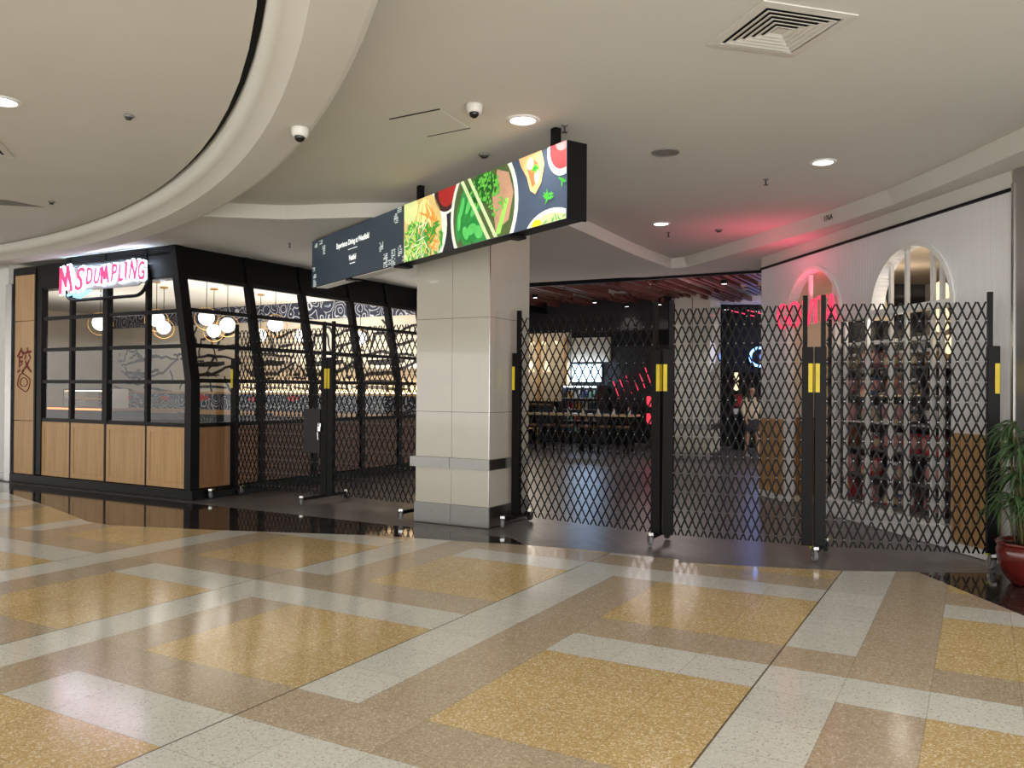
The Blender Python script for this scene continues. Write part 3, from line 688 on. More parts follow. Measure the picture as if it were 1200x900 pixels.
def fish(cx, cy, s, fl=1):
    s *= 1.5
    pts = [(cx+fl*s*x, cy+s*y) for x, y in ((-.5, 0), (-.2, .2), (.2, .22), (.5, .05), (.75, .25), (.7, -.2), (.5, -.05), (.2, -.2), (-.2, -.18))]
    ko.prism([(q[0], q[1]-.1) for q in pts], .03, .036, MW)
for x, y, s in ((-2.6, -.85, .22), (-.9, -.85, .24), (.75, -.82, .3), (2.9, -.85, .26), (4.4, -.8, .25), (-3.9, -.85, .22)): fish(x, y, s, 1 if rnd.random() > .4 else -1)
ko.build('fish_print', M['red'], wb, origin=(0, 0, 0))
fl_ = MB()
for x in (0.0, -.45, 2.0, 3.6):
    for k in range(5):
        a0 = -.9+.45*k; fl_.prism([(x, -1.0), (x+.2*sin(a0-.2), -1.0+.22*cos(a0-.2)), (x+.25*sin(a0), -1.0+.26*cos(a0)), (x+.2*sin(a0+.2), -1.0+.22*cos(a0+.2))], .03, .034, MW)
fl_.build('flower_print', mat('dark_blue_print', rgb(40, 58, 92), .5), wb, origin=(0, 0, 0))

# booth seating, counter and tables of the restaurant
t = thing('booth_bench', W(-13, VB-.4, 0), 'long navy upholstered bench along the restaurant back wall', 'bench')
mb = MB(); mb.uvbox(-18, -9.9, VB-.55, VB-.08, .0, .42); part(mb, 'base', M['walnut'], t)
mb = MB()
for k in range(9): mb.uvbox(-18+k*.9+.01, -18+(k+1)*.9-.01, VB-.6, VB-.1, .42, .52)
part(mb, 'seat', M['navy'], t, bevel=.02)
mb = MB()
for k in range(9): mb.uvbox(-18+k*.9+.01, -18+(k+1)*.9-.01, VB-.2, VB-.08, .52, .86)
part(mb, 'backrest', M['navy'], t, bevel=.02)
t = thing('service_counter', W(-15.4, 10.2, 0), 'restaurant service counter with orange light line behind left windows', 'counter')
mb = MB(); mb.uvbox(-16.6, -14.2, 9.8, 10.6, 0, 1.04); part(mb, 'body', M['navy'], t)
mb = MB(); mb.uvbox(-16.65, -14.15, 9.75, 10.65, 1.04, 1.08); part(mb, 'top', M['walnut'], t)
mb = MB(); mb.uvbox(-16.6, -14.2, 9.70, 9.75, 1.045, 1.075); part(mb, 'light_line', M['orangeled'], t)
t = thing('display_cabinet', W(-15.2, 10.2, 1.08), 'lit glass display cabinet on the restaurant counter', 'cabinet')
mb = MB(); mb.uvbox(-15.9, -14.5, 9.95, 10.0, 1.08, 1.42); part(mb, 'glass_front', M['glass'], t)
mb = MB(); mb.uvbox(-15.9, -14.5, 9.95, 10.4, 1.42, 1.45); mb.uvbox(-15.9, -15.87, 9.95, 10.4, 1.08, 1.42); mb.uvbox(-14.53, -14.5, 9.95, 10.4, 1.08, 1.42); part(mb, 'frame', M['steel'], t)
mb = MB(); mb.uvbox(-15.85, -14.55, 10.0, 10.35, 1.24, 1.255); part(mb, 'shelf', M['table'], t)
mb = MB(); mb.uvbox(-15.85, -14.55, 10.05, 10.08, 1.40, 1.415); part(mb, 'light_strip', M['led'], t)
def rtable(u, v, label):
    t = thing('dining_table', W(u, v, 0), label, 'table', 'restaurant tables behind the glass')
    mb = MB(); mb.uvbox(u-.35, u+.35, v-.35, v+.35, .72, .75); part(mb, 'table_top', M['walnut'], t, bevel=.006)
    part(MB().tube([W(u, v, .02), W(u, v, .72)], .035), 'pedestal', M['black'], t); part(MB().lathe([(.001, .02), (.25, .015), (.25, .0), (.001, 0)], W(u, v), 20), 'base', M['black'], t)
for u, v, l in ((-12.4, 9.2, 'walnut table just inside the front windows of restaurant'), (-10.4, 9.0, 'walnut table inside the restaurant near its corner post'), (-11.2, 11.6, 'walnut table by the bench behind the left gate'), (-10.3, 12.3, 'walnut table inside behind the second gate')): rtable(u, v, l)
def rchair(u, v, yaw, label):
    t = thing('dining_chair', W(u, v, 0), label, 'chair', 'restaurant chairs behind the glass')
    R = Matrix.Rotation(yaw-TH, 3, 'Z'); o_ = W(u, v, 0)
    part(MB().box(o_+EZ*.45, (.42, .42, .05), R), 'seat', M['navy'], t, bevel=.01)
    part(MB().box(o_+R @ Vector((0, .2, .83)), (.42, .04, .42), R), 'backrest', M['navy'], t, bevel=.01)
    for sx in (-1, 1):
        part(MB().bar(o_+R @ Vector((sx*.18, -.18, 0)), o_+R @ Vector((sx*.18, -.18, .43)), .03, .03), 'leg', M['black'], t)
        part(MB().bar(o_+R @ Vector((sx*.18, .2, 0)), o_+R @ Vector((sx*.18, .2, .9)), .03, .03), 'leg', M['black'], t)
for u, v, y, l in ((-12.4, 9.85, 0, 'dark chair behind the table at the front windows'), (-12.4, 8.6, pi, 'dark chair with its back to the front windows'), (-10.4, 9.65, 0, 'dark chair behind the table near corner post'), (-11.2, 10.95, pi, 'dark chair facing the bench behind left gate'), (-10.3, 11.6, pi, 'dark chair facing the bench behind second gate')): rchair(u, v, y, l)

# globe pendants
def pendant(x, y, z, label, r=.135, ring=True, ztop=3.36):
    t = thing('pendant_lamp', (x, y, ztop), label, 'lamp', 'opal globe pendants in the restaurant')
    part(MB().lathe([(.001, ztop-.001), (.07, ztop-.001), (.07, ztop-.03), (.001, ztop-.032)], (x, y, 0), 18), 'canopy', M['brass'], t)
    part(MB().tube([(x, y, ztop-.03), (x, y, z+r)], .006, 6), 'cord', M['black'], t)
    part(MB().ball((x, y, z), r, 20), 'globe', M['globe'], t, smooth=True)
    if ring:
        d = Vector((x, y, 0)).normalized(); s_ = Vector((d.y, -d.x, 0))
        part(MB().tube([Vector((x, y, z-.02))+(s_*cos(a)+EZ*sin(a))*(r*1.45) for a in [2*pi*i/32 for i in range(32)]], .006, 6, closed=True), 'ring', M['brass'], t)
    return t
for x, y, z, l in ((-7.07, 14.20, 2.59, 'globe pendant behind the thick mullion of the front windows'),
                  (-6.28, 14.60, 2.69, 'larger left globe of the pair near the corner post'),
                  (-6.49, 15.40, 2.60, 'smaller lower globe of the pair near the corner post'),
                  (-5.29, 14.30, 2.70, 'topmost globe pendant right of the corner post'),
                  (-5.63, 15.60, 2.56, 'lowest globe pendant right of the corner post'),
                  (-5.13, 14.90, 2.62, 'ringed globe pendant left of the first gate post'),
                  (-4.21, 14.70, 2.62, 'globe pendant above the left gate lattice'),
                  (-5.02, 16.50, 2.54, 'small far globe behind the left gate lattice'),
                  (-4.17, 16.30, 2.53, 'small far globe in middle of the left gate lattice'),
                  (-2.94, 16.00, 2.47, 'globe pendant behind the second gate lattice')):
    pendant(x, y, z, l, .135 if y < 15 else .125)
for u, v in ((-12.2, 9.6), (-10.6, 10.2), (-15.5, 10.5), (-12.5, 12.4), (-10.4, 12.6)): bounce_fill(u, v, 1.9, 62)
light('cove_lamp', 'AREA', W(-12.2, VB-.12, 1.44), 28, (1, .7, .4), 5., Euler((radians(155), 0, -TH)), size_y=.05)

# ------------------------------------------------------------------ folding lattice gates
def make_gate(a, b, nx, label, castA, castB, box=False, hide=None):
    a = Vector((a[0], a[1], 0)); b = Vector((b[0], b[1], 0)); d = (b-a).normalized(); L = (b-a).length
    n = Vector((d.y, -d.x, 0))           # towards the mall
    if n.y > 0: n = -n
    R = Matrix((d, -n, EZ)).transposed()
    t = thing('folding_gate', (a+b)/2, label, 'gate', 'black folding lattice gates closing the entrance')
    x0, x1, z0, z1 = .052, L-.052, .10, 2.285
    def F(x, y, z): return a+d*x+n*y+EZ*z
    for k, (x, sgn) in enumerate(((0., 1), (L, -1))):
        p = MB(); p.box(F(x, 0, 1.0), (.098, .06, 1.80), R); ob = part(p, 'post', M['black'], t, bevel=.004)
        p = MB(); p.box(F(x+sgn*.024, -.005, 2.12), (.040, .04, .50), R); part(p, 'post_extension', M['black'], ob)
        p = MB(); p.box(F(x-sgn*.026, .032, 1.62), (.036, .003, .26), R); p.box(F(x-sgn*.050, .01, 1.62), (.002, .034, .26), R); part(p, 'warning_label', M['yellow'], ob)
    # scissor lattice: two layers of flat bars
    h = .178; pw = (x1-x0)/nx; lat = MB(); zr = .165; wv = .015
    sl = pw/h
    for fam, yy in ((1, .004), (-1, -.004)):
        K = int((z1-z0)/h)+3
        for i in range(-K-1, nx+K+2):
            xa = x0+i*pw+pw/2*0+fam*(z0-zr)*sl; xb = x0+i*pw+fam*(z1-zr)*sl
            za, zb = z0, z1
            # clip to panel
            if xa == xb: continue
            lo, hi = 0., 1.
            for lim, sg in ((x0, 1), (x1, -1)):
                fa_, fb_ = sg*(xa-lim), sg*(xb-lim)
                if fa_ < 0 and fb_ < 0: lo = 2
                elif fa_ < 0: lo = max(lo, fa_/(fa_-fb_))
                elif fb_ < 0: hi = min(hi, fa_/(fa_-fb_))
            if hi-lo < .01: continue
            A_ = F(xa+(xb-xa)*lo, yy, za+(zb-za)*lo); B_ = F(xa+(xb-xa)*hi, yy, za+(zb-za)*hi)
            lat.bar(A_, B_, wv, .004, up=n)
    rv = lat; lat.cur = 1; j = 0
    while zr+j*h < z1:
        for i in range(nx+1):
            c = F(x0+i*pw, .0075, zr+j*h); rv.bar(c, c+n*.003, .0075, .0075)
        j += 1
    part(lat, 'lattice', [M['black'], M['steel']], t)
    # top and bottom links of the lattice to the posts
    for x, (f0, f1) in ((0., castA), (L, castB)):
        if f0 is None: continue
        br = MB(); c0 = F(x, 0, .085); dirv = -E1
        p0, p1 = c0+dirv*f0, c0-dirv*f1; br.bar(p0, p1, .035, .035); part(br, 'base_bar', M['black'], t)
        for q, yw in ((p0, .3), (p1, -.4)):
            cs = MB(); sv_ = Vector((cos(yw-TH*.5), sin(yw-TH*.5), 0)); fw = Vector((-sv_.y, sv_.x, 0))
            cs.bar(q+EZ*.045, q+EZ*.018, .045, .045); 
            for s_ in (-1, 1): cs.bar(q+sv_*s_*.024+EZ*.02, q+sv_*s_*.024+fw*.02-EZ*.05, .007, .045)
            co = part(cs, 'caster', M['chrome'], t)
            c = q+fw*.02-EZ*.034
            A3 = Matrix((EZ, fw, sv_)).transposed()
            part(MB().lathe([(.001, -.014), (.040, -.018), (.050, -.013), (.050, .013), (.040, .018), (.001, .018)], c, 20, axis=A3), 'wheel', M['rubber'] if yw > 0 else M['darkrubber'], co)
            part(MB().box(q+fw*.05+EZ*.03, (.045, .04, .016)), 'brake_tab', M['green'], co)
    if box:
        bx = MB(); bx.box(F(L-.19, .01, .93), (.27, .05, .58), R); ob = part(bx, 'lock_box', M['blacklam'], t, bevel=.004)
        lk = MB(); lk.box(F(L-.045, .06, .96), (.04, .02, .055), R); lk.tube([F(L-.06, .06, .985), F(L-.06, .06, 1.03), F(L-.045, .06, 1.05), F(L-.03, .06, 1.03), F(L-.03, .06, .985)], .006, 6); lk.bar(F(L-.07, .06, .92), F(L-.06, .06, .82), .014, .01); part(lk, 'padlock', M['chrome'], t)
    return t
make_gate((-3.85, 11.50), (-2.45, 10.86), 21, 'leftmost lattice gate against the restaurant side, with lock box', (.40, .1), (.42, .42), box=True)
make_gate((-2.355, 10.81), (-.96, 9.95), 18, 'lattice gate between the lock box posts and cream column', (.0, .35) if False else (None, None), (.60, .3))
make_gate((.055, 9.20), (1.42, 8.10), 17, 'lattice gate just right of the cream column', (.30, .3), (.16, .3))
make_gate((1.52, 8.03), (2.69, 7.53), 16, 'middle right lattice gate in front of the pale inner column', (None, None), (None, None))
make_gate((2.79, 7.49), (4.16, 7.16), 17, 'rightmost lattice gate in front of the white arched shop', (.22, .3), (.16, .03))

# ------------------------------------------------------------------ hanging digital sign
SA = Vector((-2.617, 10.782, 0)); SB = Vector((.411, 6.306, 0)); SD = (SB-SA).normalized(); SN = Vector((SD.y, -SD.x, 0))
if SN.dot(-SA) < 0: SN = -SN
SL, SZ0, SZ1 = 5.404, 2.805, 3.40
def SF(x, y, d=0.): return SA+SD*x+SN*d+EZ*(SZ0+y)
t = thing('hanging_digital_sign', SF(SL/2, .6, -.06), 'long hanging screen showing dining text and bowls of food', 'sign')
h_ = SZ1-SZ0; TK = .19
mb = MB(); RS = Matrix((SD, SN, EZ)).transposed()
mb.box(SF(SL/2, h_/2, -TK/2-.005), (SL, TK-.02, h_-.01), RS); part(mb, 'cabinet', M['black'], t)
for a in (SL-.004, .004): mb = MB(); mb.box(SF(a, h_/2, -TK/2), (.012, TK, h_+.01), RS); part(mb, 'end_cap', M['black'], t)
for a, b_ in ((.08, 1.05), (1.25, 2.35)): mb = MB(); mb.box(SF((a+b_)/2, -.004, -TK/2-.01), (b_-a, TK-.04, .008), RS); part(mb, 'underside_panel', M['white'], t)
for a in (1.15, 2.45, 4.55): mb = MB(); mb.box(SF(a, -.012, -TK/2), (.12, TK-.02, .022), RS); part(mb, 'underside_bracket', M['black'], t)
hp = [(.35, .05), (2.83, .06), (5.13, .06)]
for s_, w_ in hp:
    mb = MB(); mb.box(SF(s_, h_+(ZR-SZ1)/2, -TK/2), (w_, .06, ZR-SZ1), RS); part(mb, 'hanger', M['black'], t)
def scol(name, c, k=.95): return emit('screen_'+name, tuple(c), k, .92 if 'slate' in name or 'white' in name else .62, 16.)
slate = scol('slate', rgb(38, 50, 60), .9)
mb = MB(); mb.add([SF(0, 0, .001), SF(SL, 0, .001), SF(SL, h_, .001), SF(0, h_, .001)], [(0, 1, 2, 3)])
scr = part(mb, 'screen', slate, t)
def sp(name, m, d, polys, par=scr):
    mb = MB()
    for pl_ in polys: mb.add([SF(x, min(h_, max(0, y)), d) for x, y in pl_], [tuple(range(len(pl_)))])
    return part(mb, name, m, par, recalc=False)
def ell(cx, cy, rx, ry, n=40, a0=0., a1=2*pi): return [(cx+rx*cos(a0+(a1-a0)*i/n), cy+ry*sin(a0+(a1-a0)*i/n)) for i in range(n+(0 if a1-a0 > 6.28 else 1))]
def clip(poly, x0=0., x1=SL, y0=0., y1=None):
    y1 = h_ if y1 is None else y1
    def cut(pl, f, ins):
        out = []
        for i in range(len(pl)):
            p, q = pl[i], pl[(i+1) % len(pl)]; fp, fq = f(p), f(q)
            if fp >= 0: out.append(p)
            if (fp >= 0) != (fq >= 0):
                k = fp/(fp-fq); out.append((p[0]+(q[0]-p[0])*k, p[1]+(q[1]-p[1])*k))
        return out
    for f in (lambda p: p[0]-x0, lambda p: x1-p[0], lambda p: p[1]-y0, lambda p: y1-p[1]):
        if poly: poly = cut(poly, f, None)
    return poly
def cl(polys, **k): return [q for q in (clip(p, **k) for p in polys) if len(q) > 2]
rs = random.Random(11)
white_s, cream_s = scol('white', rgb(235, 240, 236), .95), scol('plate', rgb(222, 226, 214), .9)
# dining text
tx = text_mb('Experience Dining at Westfield', .088, 0, lambda x, y, z: SF(1.31+x*.86, .415+y, .004), bold=.0035); part(tx, 'headline', white_s, scr, recalc=False)
tx = text_mb('Westfield', .085, 0, lambda x, y, z: SF(1.32+x*.62, .225+y, .004), bold=.004, shear=.1); part(tx, 'wordmark', white_s, scr, recalc=False)
sp('rule', white_s, .004, [[(1.19, .328), (1.46, .328), (1.46, .336), (1.19, .336)], [(1.24, .155), (1.40, .155), (1.40, .165), (1.24, .165)]])
# decorative blocks
blk = []
for x, y in ((.10, .50), (.27, .52), (.37, .44), (.37, .38), (.02, .20), (.06, .11), (.06, .04), (.06, .0), (2.06, .19), (2.06, .24), (2.17, .10), (2.17, .05), (2.17, 0), (2.28, .02), (2.36, .06), (2.36, .12), (2.36, .0), (2.52, .08), (2.52, .14), (2.62, .02), (2.42, .44), (2.42, .49), (2.5, .54)):
    for i in range(4):
        for j_ in range(3):
            if rs.random() < .8: blk.append([(x+i*.025, y+j_*.019), (x+i*.025+.019, y+j_*.019), (x+i*.025+.019, y+j_*.019+.013), (x+i*.025, y+j_*.019+.013)])
sp('pixel_blocks', scol('blocks', rgb(196, 208, 204), .9), .003, cl(blk, x1=2.68))
# right hand photo: dark slate table
dk = [(2.62, h_), (2.74, 0), (SL, 0), (SL, h_)]
sp('table_photo', scol('slate_blue', rgb(62, 74, 92), .9), .002, [dk])
sp('table_shadow', scol('slate_dark', rgb(28, 28, 32), .9), .0025, [[(2.62, h_), (2.74, 0), (3.72, 0), (3.72, h_)]])
# noodle plate, left
pl0 = cl([ell(2.70, .25, .86, .56)], x0=2.66)
sp('plate_rim', cream_s, .003, pl0); sp('plate_food', scol('noodle', rgb(214, 190, 120), .9), .004, cl([ell(2.66, .25, .80, .53)], x0=2.66))
def blades(n, cx, cy, rx, ry, l, w, seed, x0=0., ang=None):
    r_ = random.Random(seed); out = []
    for i in range(n):
        while True:
            x, y = r_.uniform(-1, 1), r_.uniform(-1, 1)
            if x*x+y*y < 1: break
        x, y = cx+x*rx, cy+y*ry; a = r_.uniform(0, pi) if ang is None else ang+r_.uniform(-.4, .4); ll = l*r_.uniform(.6, 1.2)
        c_, s_ = cos(a), sin(a); out.append([(x-c_*ll/2, y-s_*ll/2), (x+s_*w/2, y-c_*w/2), (x+c_*ll/2, y+s_*ll/2), (x-s_*w/2, y+c_*w/2)])
    return cl(out, x0=x0)
sp('rice_paper', scol('pale_wrap', rgb(216, 226, 150), .9), .005, cl([ell(3.10, .34, .15, .24), ell(2.80, .52, .16, .14)], x0=2.66))
sp('carrot_strips', scol('carrot', rgb(238, 140, 50), .95), .006, blades(40, 3.16, .24, .20, .24, .34, .022, 2, 2.68))
sp('green_herbs', scol('herb', rgb(72, 150, 52), .9), .007, blades(95, 2.90, .15, .26, .22, .14, .04, 4, 2.68)+blades(40, 3.25, .13, .22, .2, .16, .04, 5, 2.68))
sp('herb_highlights', scol('herb_light', rgb(158, 214, 96), .95), .008, blades(50, 2.90, .16, .26, .22, .12, .022, 7, 2.68))
sp('noodle_strands', scol('noodle_light', rgb(240, 236, 214), .95), .009, blades(22, 3.0, .14, .36, .2, .3, .012, 9, 2.68))
# sauce bowl
sp('sauce_bowl', cream_s, .003, cl([ell(3.55, .60, .27, .25)])); sp('sauce_bowl_inner', scol('bowl_dark', rgb(58, 22, 24), .9), .004, cl([ell(3.55, .60, .245, .225)])); sp('sauce', scol('sauce_red', rgb(160, 30, 26), .9), .005, cl([ell(3.56, .58, .17, .16)]))
# big green bowl
sp('bowl_rim', cream_s, .010, cl([ell(4.20, .27, .56, .56)])); sp('bowl_inner', scol('bowl_broth', rgb(74, 92, 50), .9), .011, cl([ell(4.20, .27, .51, .51)]))
sp('meat', scol('meat', rgb(184, 142, 116), .9), .012, cl([[(4.42, .05), (4.62, .12), (4.69, .34), (4.62, .52), (4.44, .58), (4.36, .36)]]))
lf = []
for cx, cy, a, l, w in ((3.85, .34, 1.2, .4, .13), (3.98, .36, 1.0, .42, .15), (3.80, .22, 1.5, .34, .12), (4.08, .30, .7, .38, .15), (4.02, .12, .2, .34, .2), (4.14, .08, 2.6, .3, .22), (3.92, .1, 2.2, .28, .18)):
    c_, s_ = cos(a), sin(a); lf.append([(cx+c_*l/2*cos(k)-s_*w/2*sin(k), cy+s_*l/2*cos(k)+c_*w/2*sin(k)) for k in [2*pi*i/20 for i in range(20)]])
sp('spinach', scol('spinach', rgb(44, 138, 62), .9), .013, cl(lf)); sp('spinach_sheen', scol('spinach_light', rgb(86, 188, 92), .95), .014, cl([[(x*.5+.5*sum(p[0] for p in q)/20, y*.5+.5*sum(p[1] for p in q)/20+.01) for x, y in q] for q in lf]))
sp('chopped_greens', scol('greens_dark', rgb(30, 98, 36), .9), .015, blades(120, 4.22, .46, .24, .13, .075, .05, 21))
sp('chopped_greens_light', scol('greens_light', rgb(96, 178, 66), .95), .016, blades(80, 4.24, .45, .24, .14, .05, .03, 22)+blades(24, 4.45, .3, .14, .12, .05, .025, 23))
sp('shallot', scol('shallot', rgb(150, 210, 92), .95), .016, cl([[(4.42, .02), (4.50, .02), (4.63, .30), (4.58, .31)]]))
sp('chopsticks', scol('chopstick', rgb(196, 214, 160), .95), .018, cl([[(3.83, .59), (3.88, .60), (4.36, -.02), (4.31, -.03)], [(3.95, .60), (4.0, .60), (4.46, .0), (4.42, -.02)]]))
# dumpling, red cup, lime bowl, herbs
sp('dumpling', scol('dumpling', rgb(238, 176, 118), .95), .010, cl([[(4.76, .60), (5.08, .60), (5.12, .48), (5.08, .34), (5.00, .26), (4.93, .30), (4.88, .42), (4.80, .52)]]))
sp('dumpling_folds', scol('dumpling_red', rgb(222, 108, 66), .95), .011, cl([[(4.88, .50), (4.96, .56), (5.04, .50), (5.02, .36), (4.96, .32)]])); sp('dumpling_sheen', scol('dumpling_light', rgb(250, 222, 176), .95), .012, cl([ell(4.93, .52, .05, .05), ell(5.02, .40, .03, .06)]))
gm = scol('garnish', rgb(70, 168, 60), .95)
for a in ((6, 5.0, .46, .03, .02, .1, .04, 31), (6, 5.18, .21, .05, .02, .10, .03, 32), (5, 5.36, .3, .02, .03, .1, .02, 34)): sp('garnish', gm, .012, blades(*a))
sp('red_cup', cream_s, .010, cl([ell(5.36, .55, .20, .21)])); sp('red_cup_sauce', scol('cup_red', rgb(206, 58, 62), .9), .011, cl([ell(5.36, .56, .165, .17)])); sp('red_cup_sheen', scol('cup_pink', rgb(240, 150, 150), .9), .012, cl([ell(5.36, .6, .09, .07)]))
sp('lime_bowl', cream_s, .010, cl([ell(5.20, -.10, .36, .21)])); sp('lime_bowl_inner', scol('lime', rgb(196, 214, 150), .9), .011, cl([ell(5.20, -.10, .32, .175)])); sp('yolk', scol('yolk', rgb(242, 208, 40), 1.), .012, cl([ell(5.02, -.02, .08, .07)])); sp('lime_bowl_herbs', scol('herb_pale', rgb(110, 170, 96), .9), .012, blades(14, 5.26, -.01, .16, .07, .07, .02, 41))

# ------------------------------------------------------------------ arched white shop (right)
G0 = Vector((4.31, 7.16, 0)); G1 = Vector((3.60, 11.90, 0)); GD = (G1-G0).normalized(); GN = Vector((-GD.y, GD.x, 0))
if GN.x > 0: GN = -GN           # towards the mall
def GF(x, y, d=0.): return G0+GD*x+EZ*y+GN*d
def ring_poly(c, zc, r, n=24): return [(c+r*cos(pi*i/n), zc+r*sin(pi*i/n)) for i in range(n+1)]
ZH = 2.35
A2, R2, A1, R1 = 1.415, .655, 3.41, .69
outer = [(-.02, 0), (-.02, 3.24), (4.84, 3.24), (4.84, 0), (A1+R1, 0), (A1+R1, ZH)]+ring_poly(A1, ZH, R1)[::-1][1:]
outer = [(-.02, 0), (-.02, 3.24), (4.84, 3.24), (4.84, 0), (A1+R1, 0)]
outer += [(A1+R1*cos(pi*i/24), ZH+R1*sin(pi*i/24)) for i in range(25)]
outer += [(A2+R2*cos(pi*i/24), ZH+R2*sin(pi*i/24)) for i in range(25)]
outer += [(A2-R2, .17), (3.2, .17), (3.2, 0)]
def gface(poly, d0, d1, name, m):
    fb = flat(poly, 0, '', None); mb = MB()
    mb.add([GF(v.x, v.y, d0) for v in fb.v], fb.f); mb.add([GF(v.x, v.y, d1) for v in fb.v], fb.f)
    n = len(poly); mb.add([GF(x, y, d0) for x, y in poly]+[GF(x, y, d1) for x, y in poly], [(i, (i+1) % n, (i+1) % n+n, i+n) for i in range(n)])
    return mb
gw = struct(gface(outer, 0, -.14, 'wall_right', None), 'wall_right', M['ribbed'])
# rotate the rib pattern: object frame of the wall follows its face
inv = Matrix.Translation(G0) @ Matrix((GD, GN, EZ)).transposed().to_4x4()
gw.data.transform(inv.inverted()); gw.matrix_world = inv
mb = MB(); mb.bar(GF(-.02, 3.255, .008), GF(4.84, 3.255, .008), .03, .026); struct(mb, 'trim_5', M['black'])
mb = MB(); mb.bar(GF(-.02, 3.345, -.07), GF(4.84, 3.345, -.07), .14, .155); struct(mb, 'wall_right_top', M['ceiling'])
def arch_trim(c, r, z0): 
    mb = MB()
    pin = [(c+r*cos(pi*i/28), ZH+r*sin(pi*i/28)) for i in range(29)]; po = [(c+(r+.05)*cos(pi*i/28), ZH+(r+.05)*sin(pi*i/28)) for i in range(29)]
    n = 29; vs = [GF(x, y, .0) for x, y in po]+[GF(x, y, .018) for x, y in po]+[GF(x, y, .018) for x, y in pin]+[GF(x, y, -.02) for x, y in pin]
    mb.add(vs, [(k*n+i, k*n+i+1, (k+1)*n+i+1, (k+1)*n+i) for k in range(3) for i in range(n-1)]); return mb
at_ = MB()
for c, r in ((A2, R2), (A1, R1)): q = arch_trim(c, r, 0); at_.add(q.v, q.f)
struct(at_, 'trim_6', M['white'])
# deep reveal left of the doorway arch
rv = MB(); x_ = A1+R1
prof = [(x_, 0)]+[(A1+R1*cos(pi*i/24), ZH+R1*sin(pi*i/24)) for i in range(25)]+[(A1-R1, ZH)]
n = len(prof); rv.add([GF(x, y, -.13) for x, y in prof]+[GF(x, y, -.62) for x, y in prof], [(i, i+1, n+i+1, n+i) for i in range(n-1)]); struct(rv, 'wall_reveal', M['cream'], recalc=False)
# timber dado panels and white plinth
def gpanel(x0, x1, label):
    t = thing('timber_dado', GF((x0+x1)/2, .06, 0), label, 'panel')
    mb = MB(); mb.bar(GF(x0, .61, .014), GF(x1, .61, .014), 1.02, .028, up=EZ) if False else None
    mb.prism([(x0, .09), (x1, .09), (x1, 1.115), (x0, 1.115)], .0015, .022, GF); part(mb, 'board', M['oak'], t)
    mb = MB(); k = x0+.075
    while k < x1-.01: mb.prism([(k-.003, .09), (k+.003, .09), (k+.003, 1.115), (k-.003, 1.115)], .022, .0232, GF); k += .085
    part(mb, 'groove', M['walnut'], t)
gpanel(.10, .725, 'oak dado panel on white shop wall behind rightmost gate')
gpanel(4.15, 4.84, 'oak dado panel at the far left of the white shop')
mb = MB(); mb.prism([(-.02, 0), (.74, 0), (.74, .085), (-.02, .085)], 0, .03, GF); mb.prism([(4.12, 0), (4.85, 0), (4.85, .085), (4.12, .085)], 0, .03, GF); struct(mb, 'baseboard_right', M['white'])
rp = MB(); rp.prism([(A1+R1, .09), (A1+R1+.012, .09), (A1+R1+.012, 1.12), (A1+R1, 1.12)], -.14, -.6, GF)
t = thing('timber_dado', GF(A1+R1, .09, -.35), 'oak dado panel inside the doorway reveal of white shop', 'panel')
mb = MB(); mb.prism([(A1+R1-.014, .09), (A1+R1-.001, .09), (A1+R1-.001, 1.12), (A1+R1-.014, 1.12)], -.15, -.58, GF); part(mb, 'board', M['oakdark'], t)
mb = MB(); mb.prism([(A1+R1-.016, 1.12), (A1+R1-.001, 1.12), (A1+R1-.001, 1.14), (A1+R1-.016, 1.14)], -.15, -.58, GF); part(mb, 'cap', M['walnut'], t)
# glazing with mullions
mb = MB()
for x in (.79, 1.0, 1.14, 1.56, 1.84, 2.28, 2.74): mb.prism([(x-.019, .15), (x+.019, .15), (x+.019, 3.02 if x > .9 and x < 1.9 else 2.4), (x-.019, 3.02 if x > .9 and x < 1.9 else 2.4)], -.10, -.06, GF)
mb.prism([(.74, ZH-.02), (2.75, ZH-.02), (2.75, ZH+.05), (.74, ZH+.05)], -.11, .012, GF)
mb.prism([(.74, .14), (3.2, .14), (3.2, .20), (.74, .20)], -.12, -.04, GF)
mb.prism([(2.95, .15), (3.02, .15), (3.02, 2.95), (2.95, 2.95)], -.14, -.06, GF); mb.prism([(3.55, 2.36), (3.6, 2.36), (3.6, 3.0), (3.55, 3.0)], -.1, -.06, GF)
w3 = struct(mb, 'window_3', M['white'])
gg = [(A2-R2, .17), (3.0, .17), (3.0, ZH), (A2+R2, ZH)]+[(A2+R2*cos(pi*i/24), ZH+R2*sin(pi*i/24)) for i in range(1, 25)]
fb = flat(gg, 0, '', None); mb = MB(); mb.add([GF(v.x, v.y, -.08) for v in fb.v], fb.f); mb.build('window_pane', M['glass'], w3, origin=(0, 0, 0))
# shop interior shell
mb = MB(); mb.prism([(-.6, 0), (5.0, 0), (5.0, 3.1), (-.6, 3.1)], -2.6, -2.7, GF); struct(mb, 'wall_right_shop_back', M['plaster'])
mb = MB(); mb.prism([(-.7, 3.1), (5.0, 3.1), (5.0, 3.16), (-.7, 3.16)], -2.7, -.14, GF); struct(mb, 'ceiling_right_shop', M['cream'])
mb = MB(); mb.prism([(-.7, 0), (-.6, 0), (-.6, 3.1), (-.7, 3.1)], -2.7, -.14, GF); struct(mb, 'wall_right_shop_side', M['cream'])
mb = MB(); mb.prism([(4.86, 0), (4.96, 0), (4.96, 3.1), (4.86, 3.1)], -2.7, -.14, GF); struct(mb, 'wall_right_shop_end', M['darkgrey'])
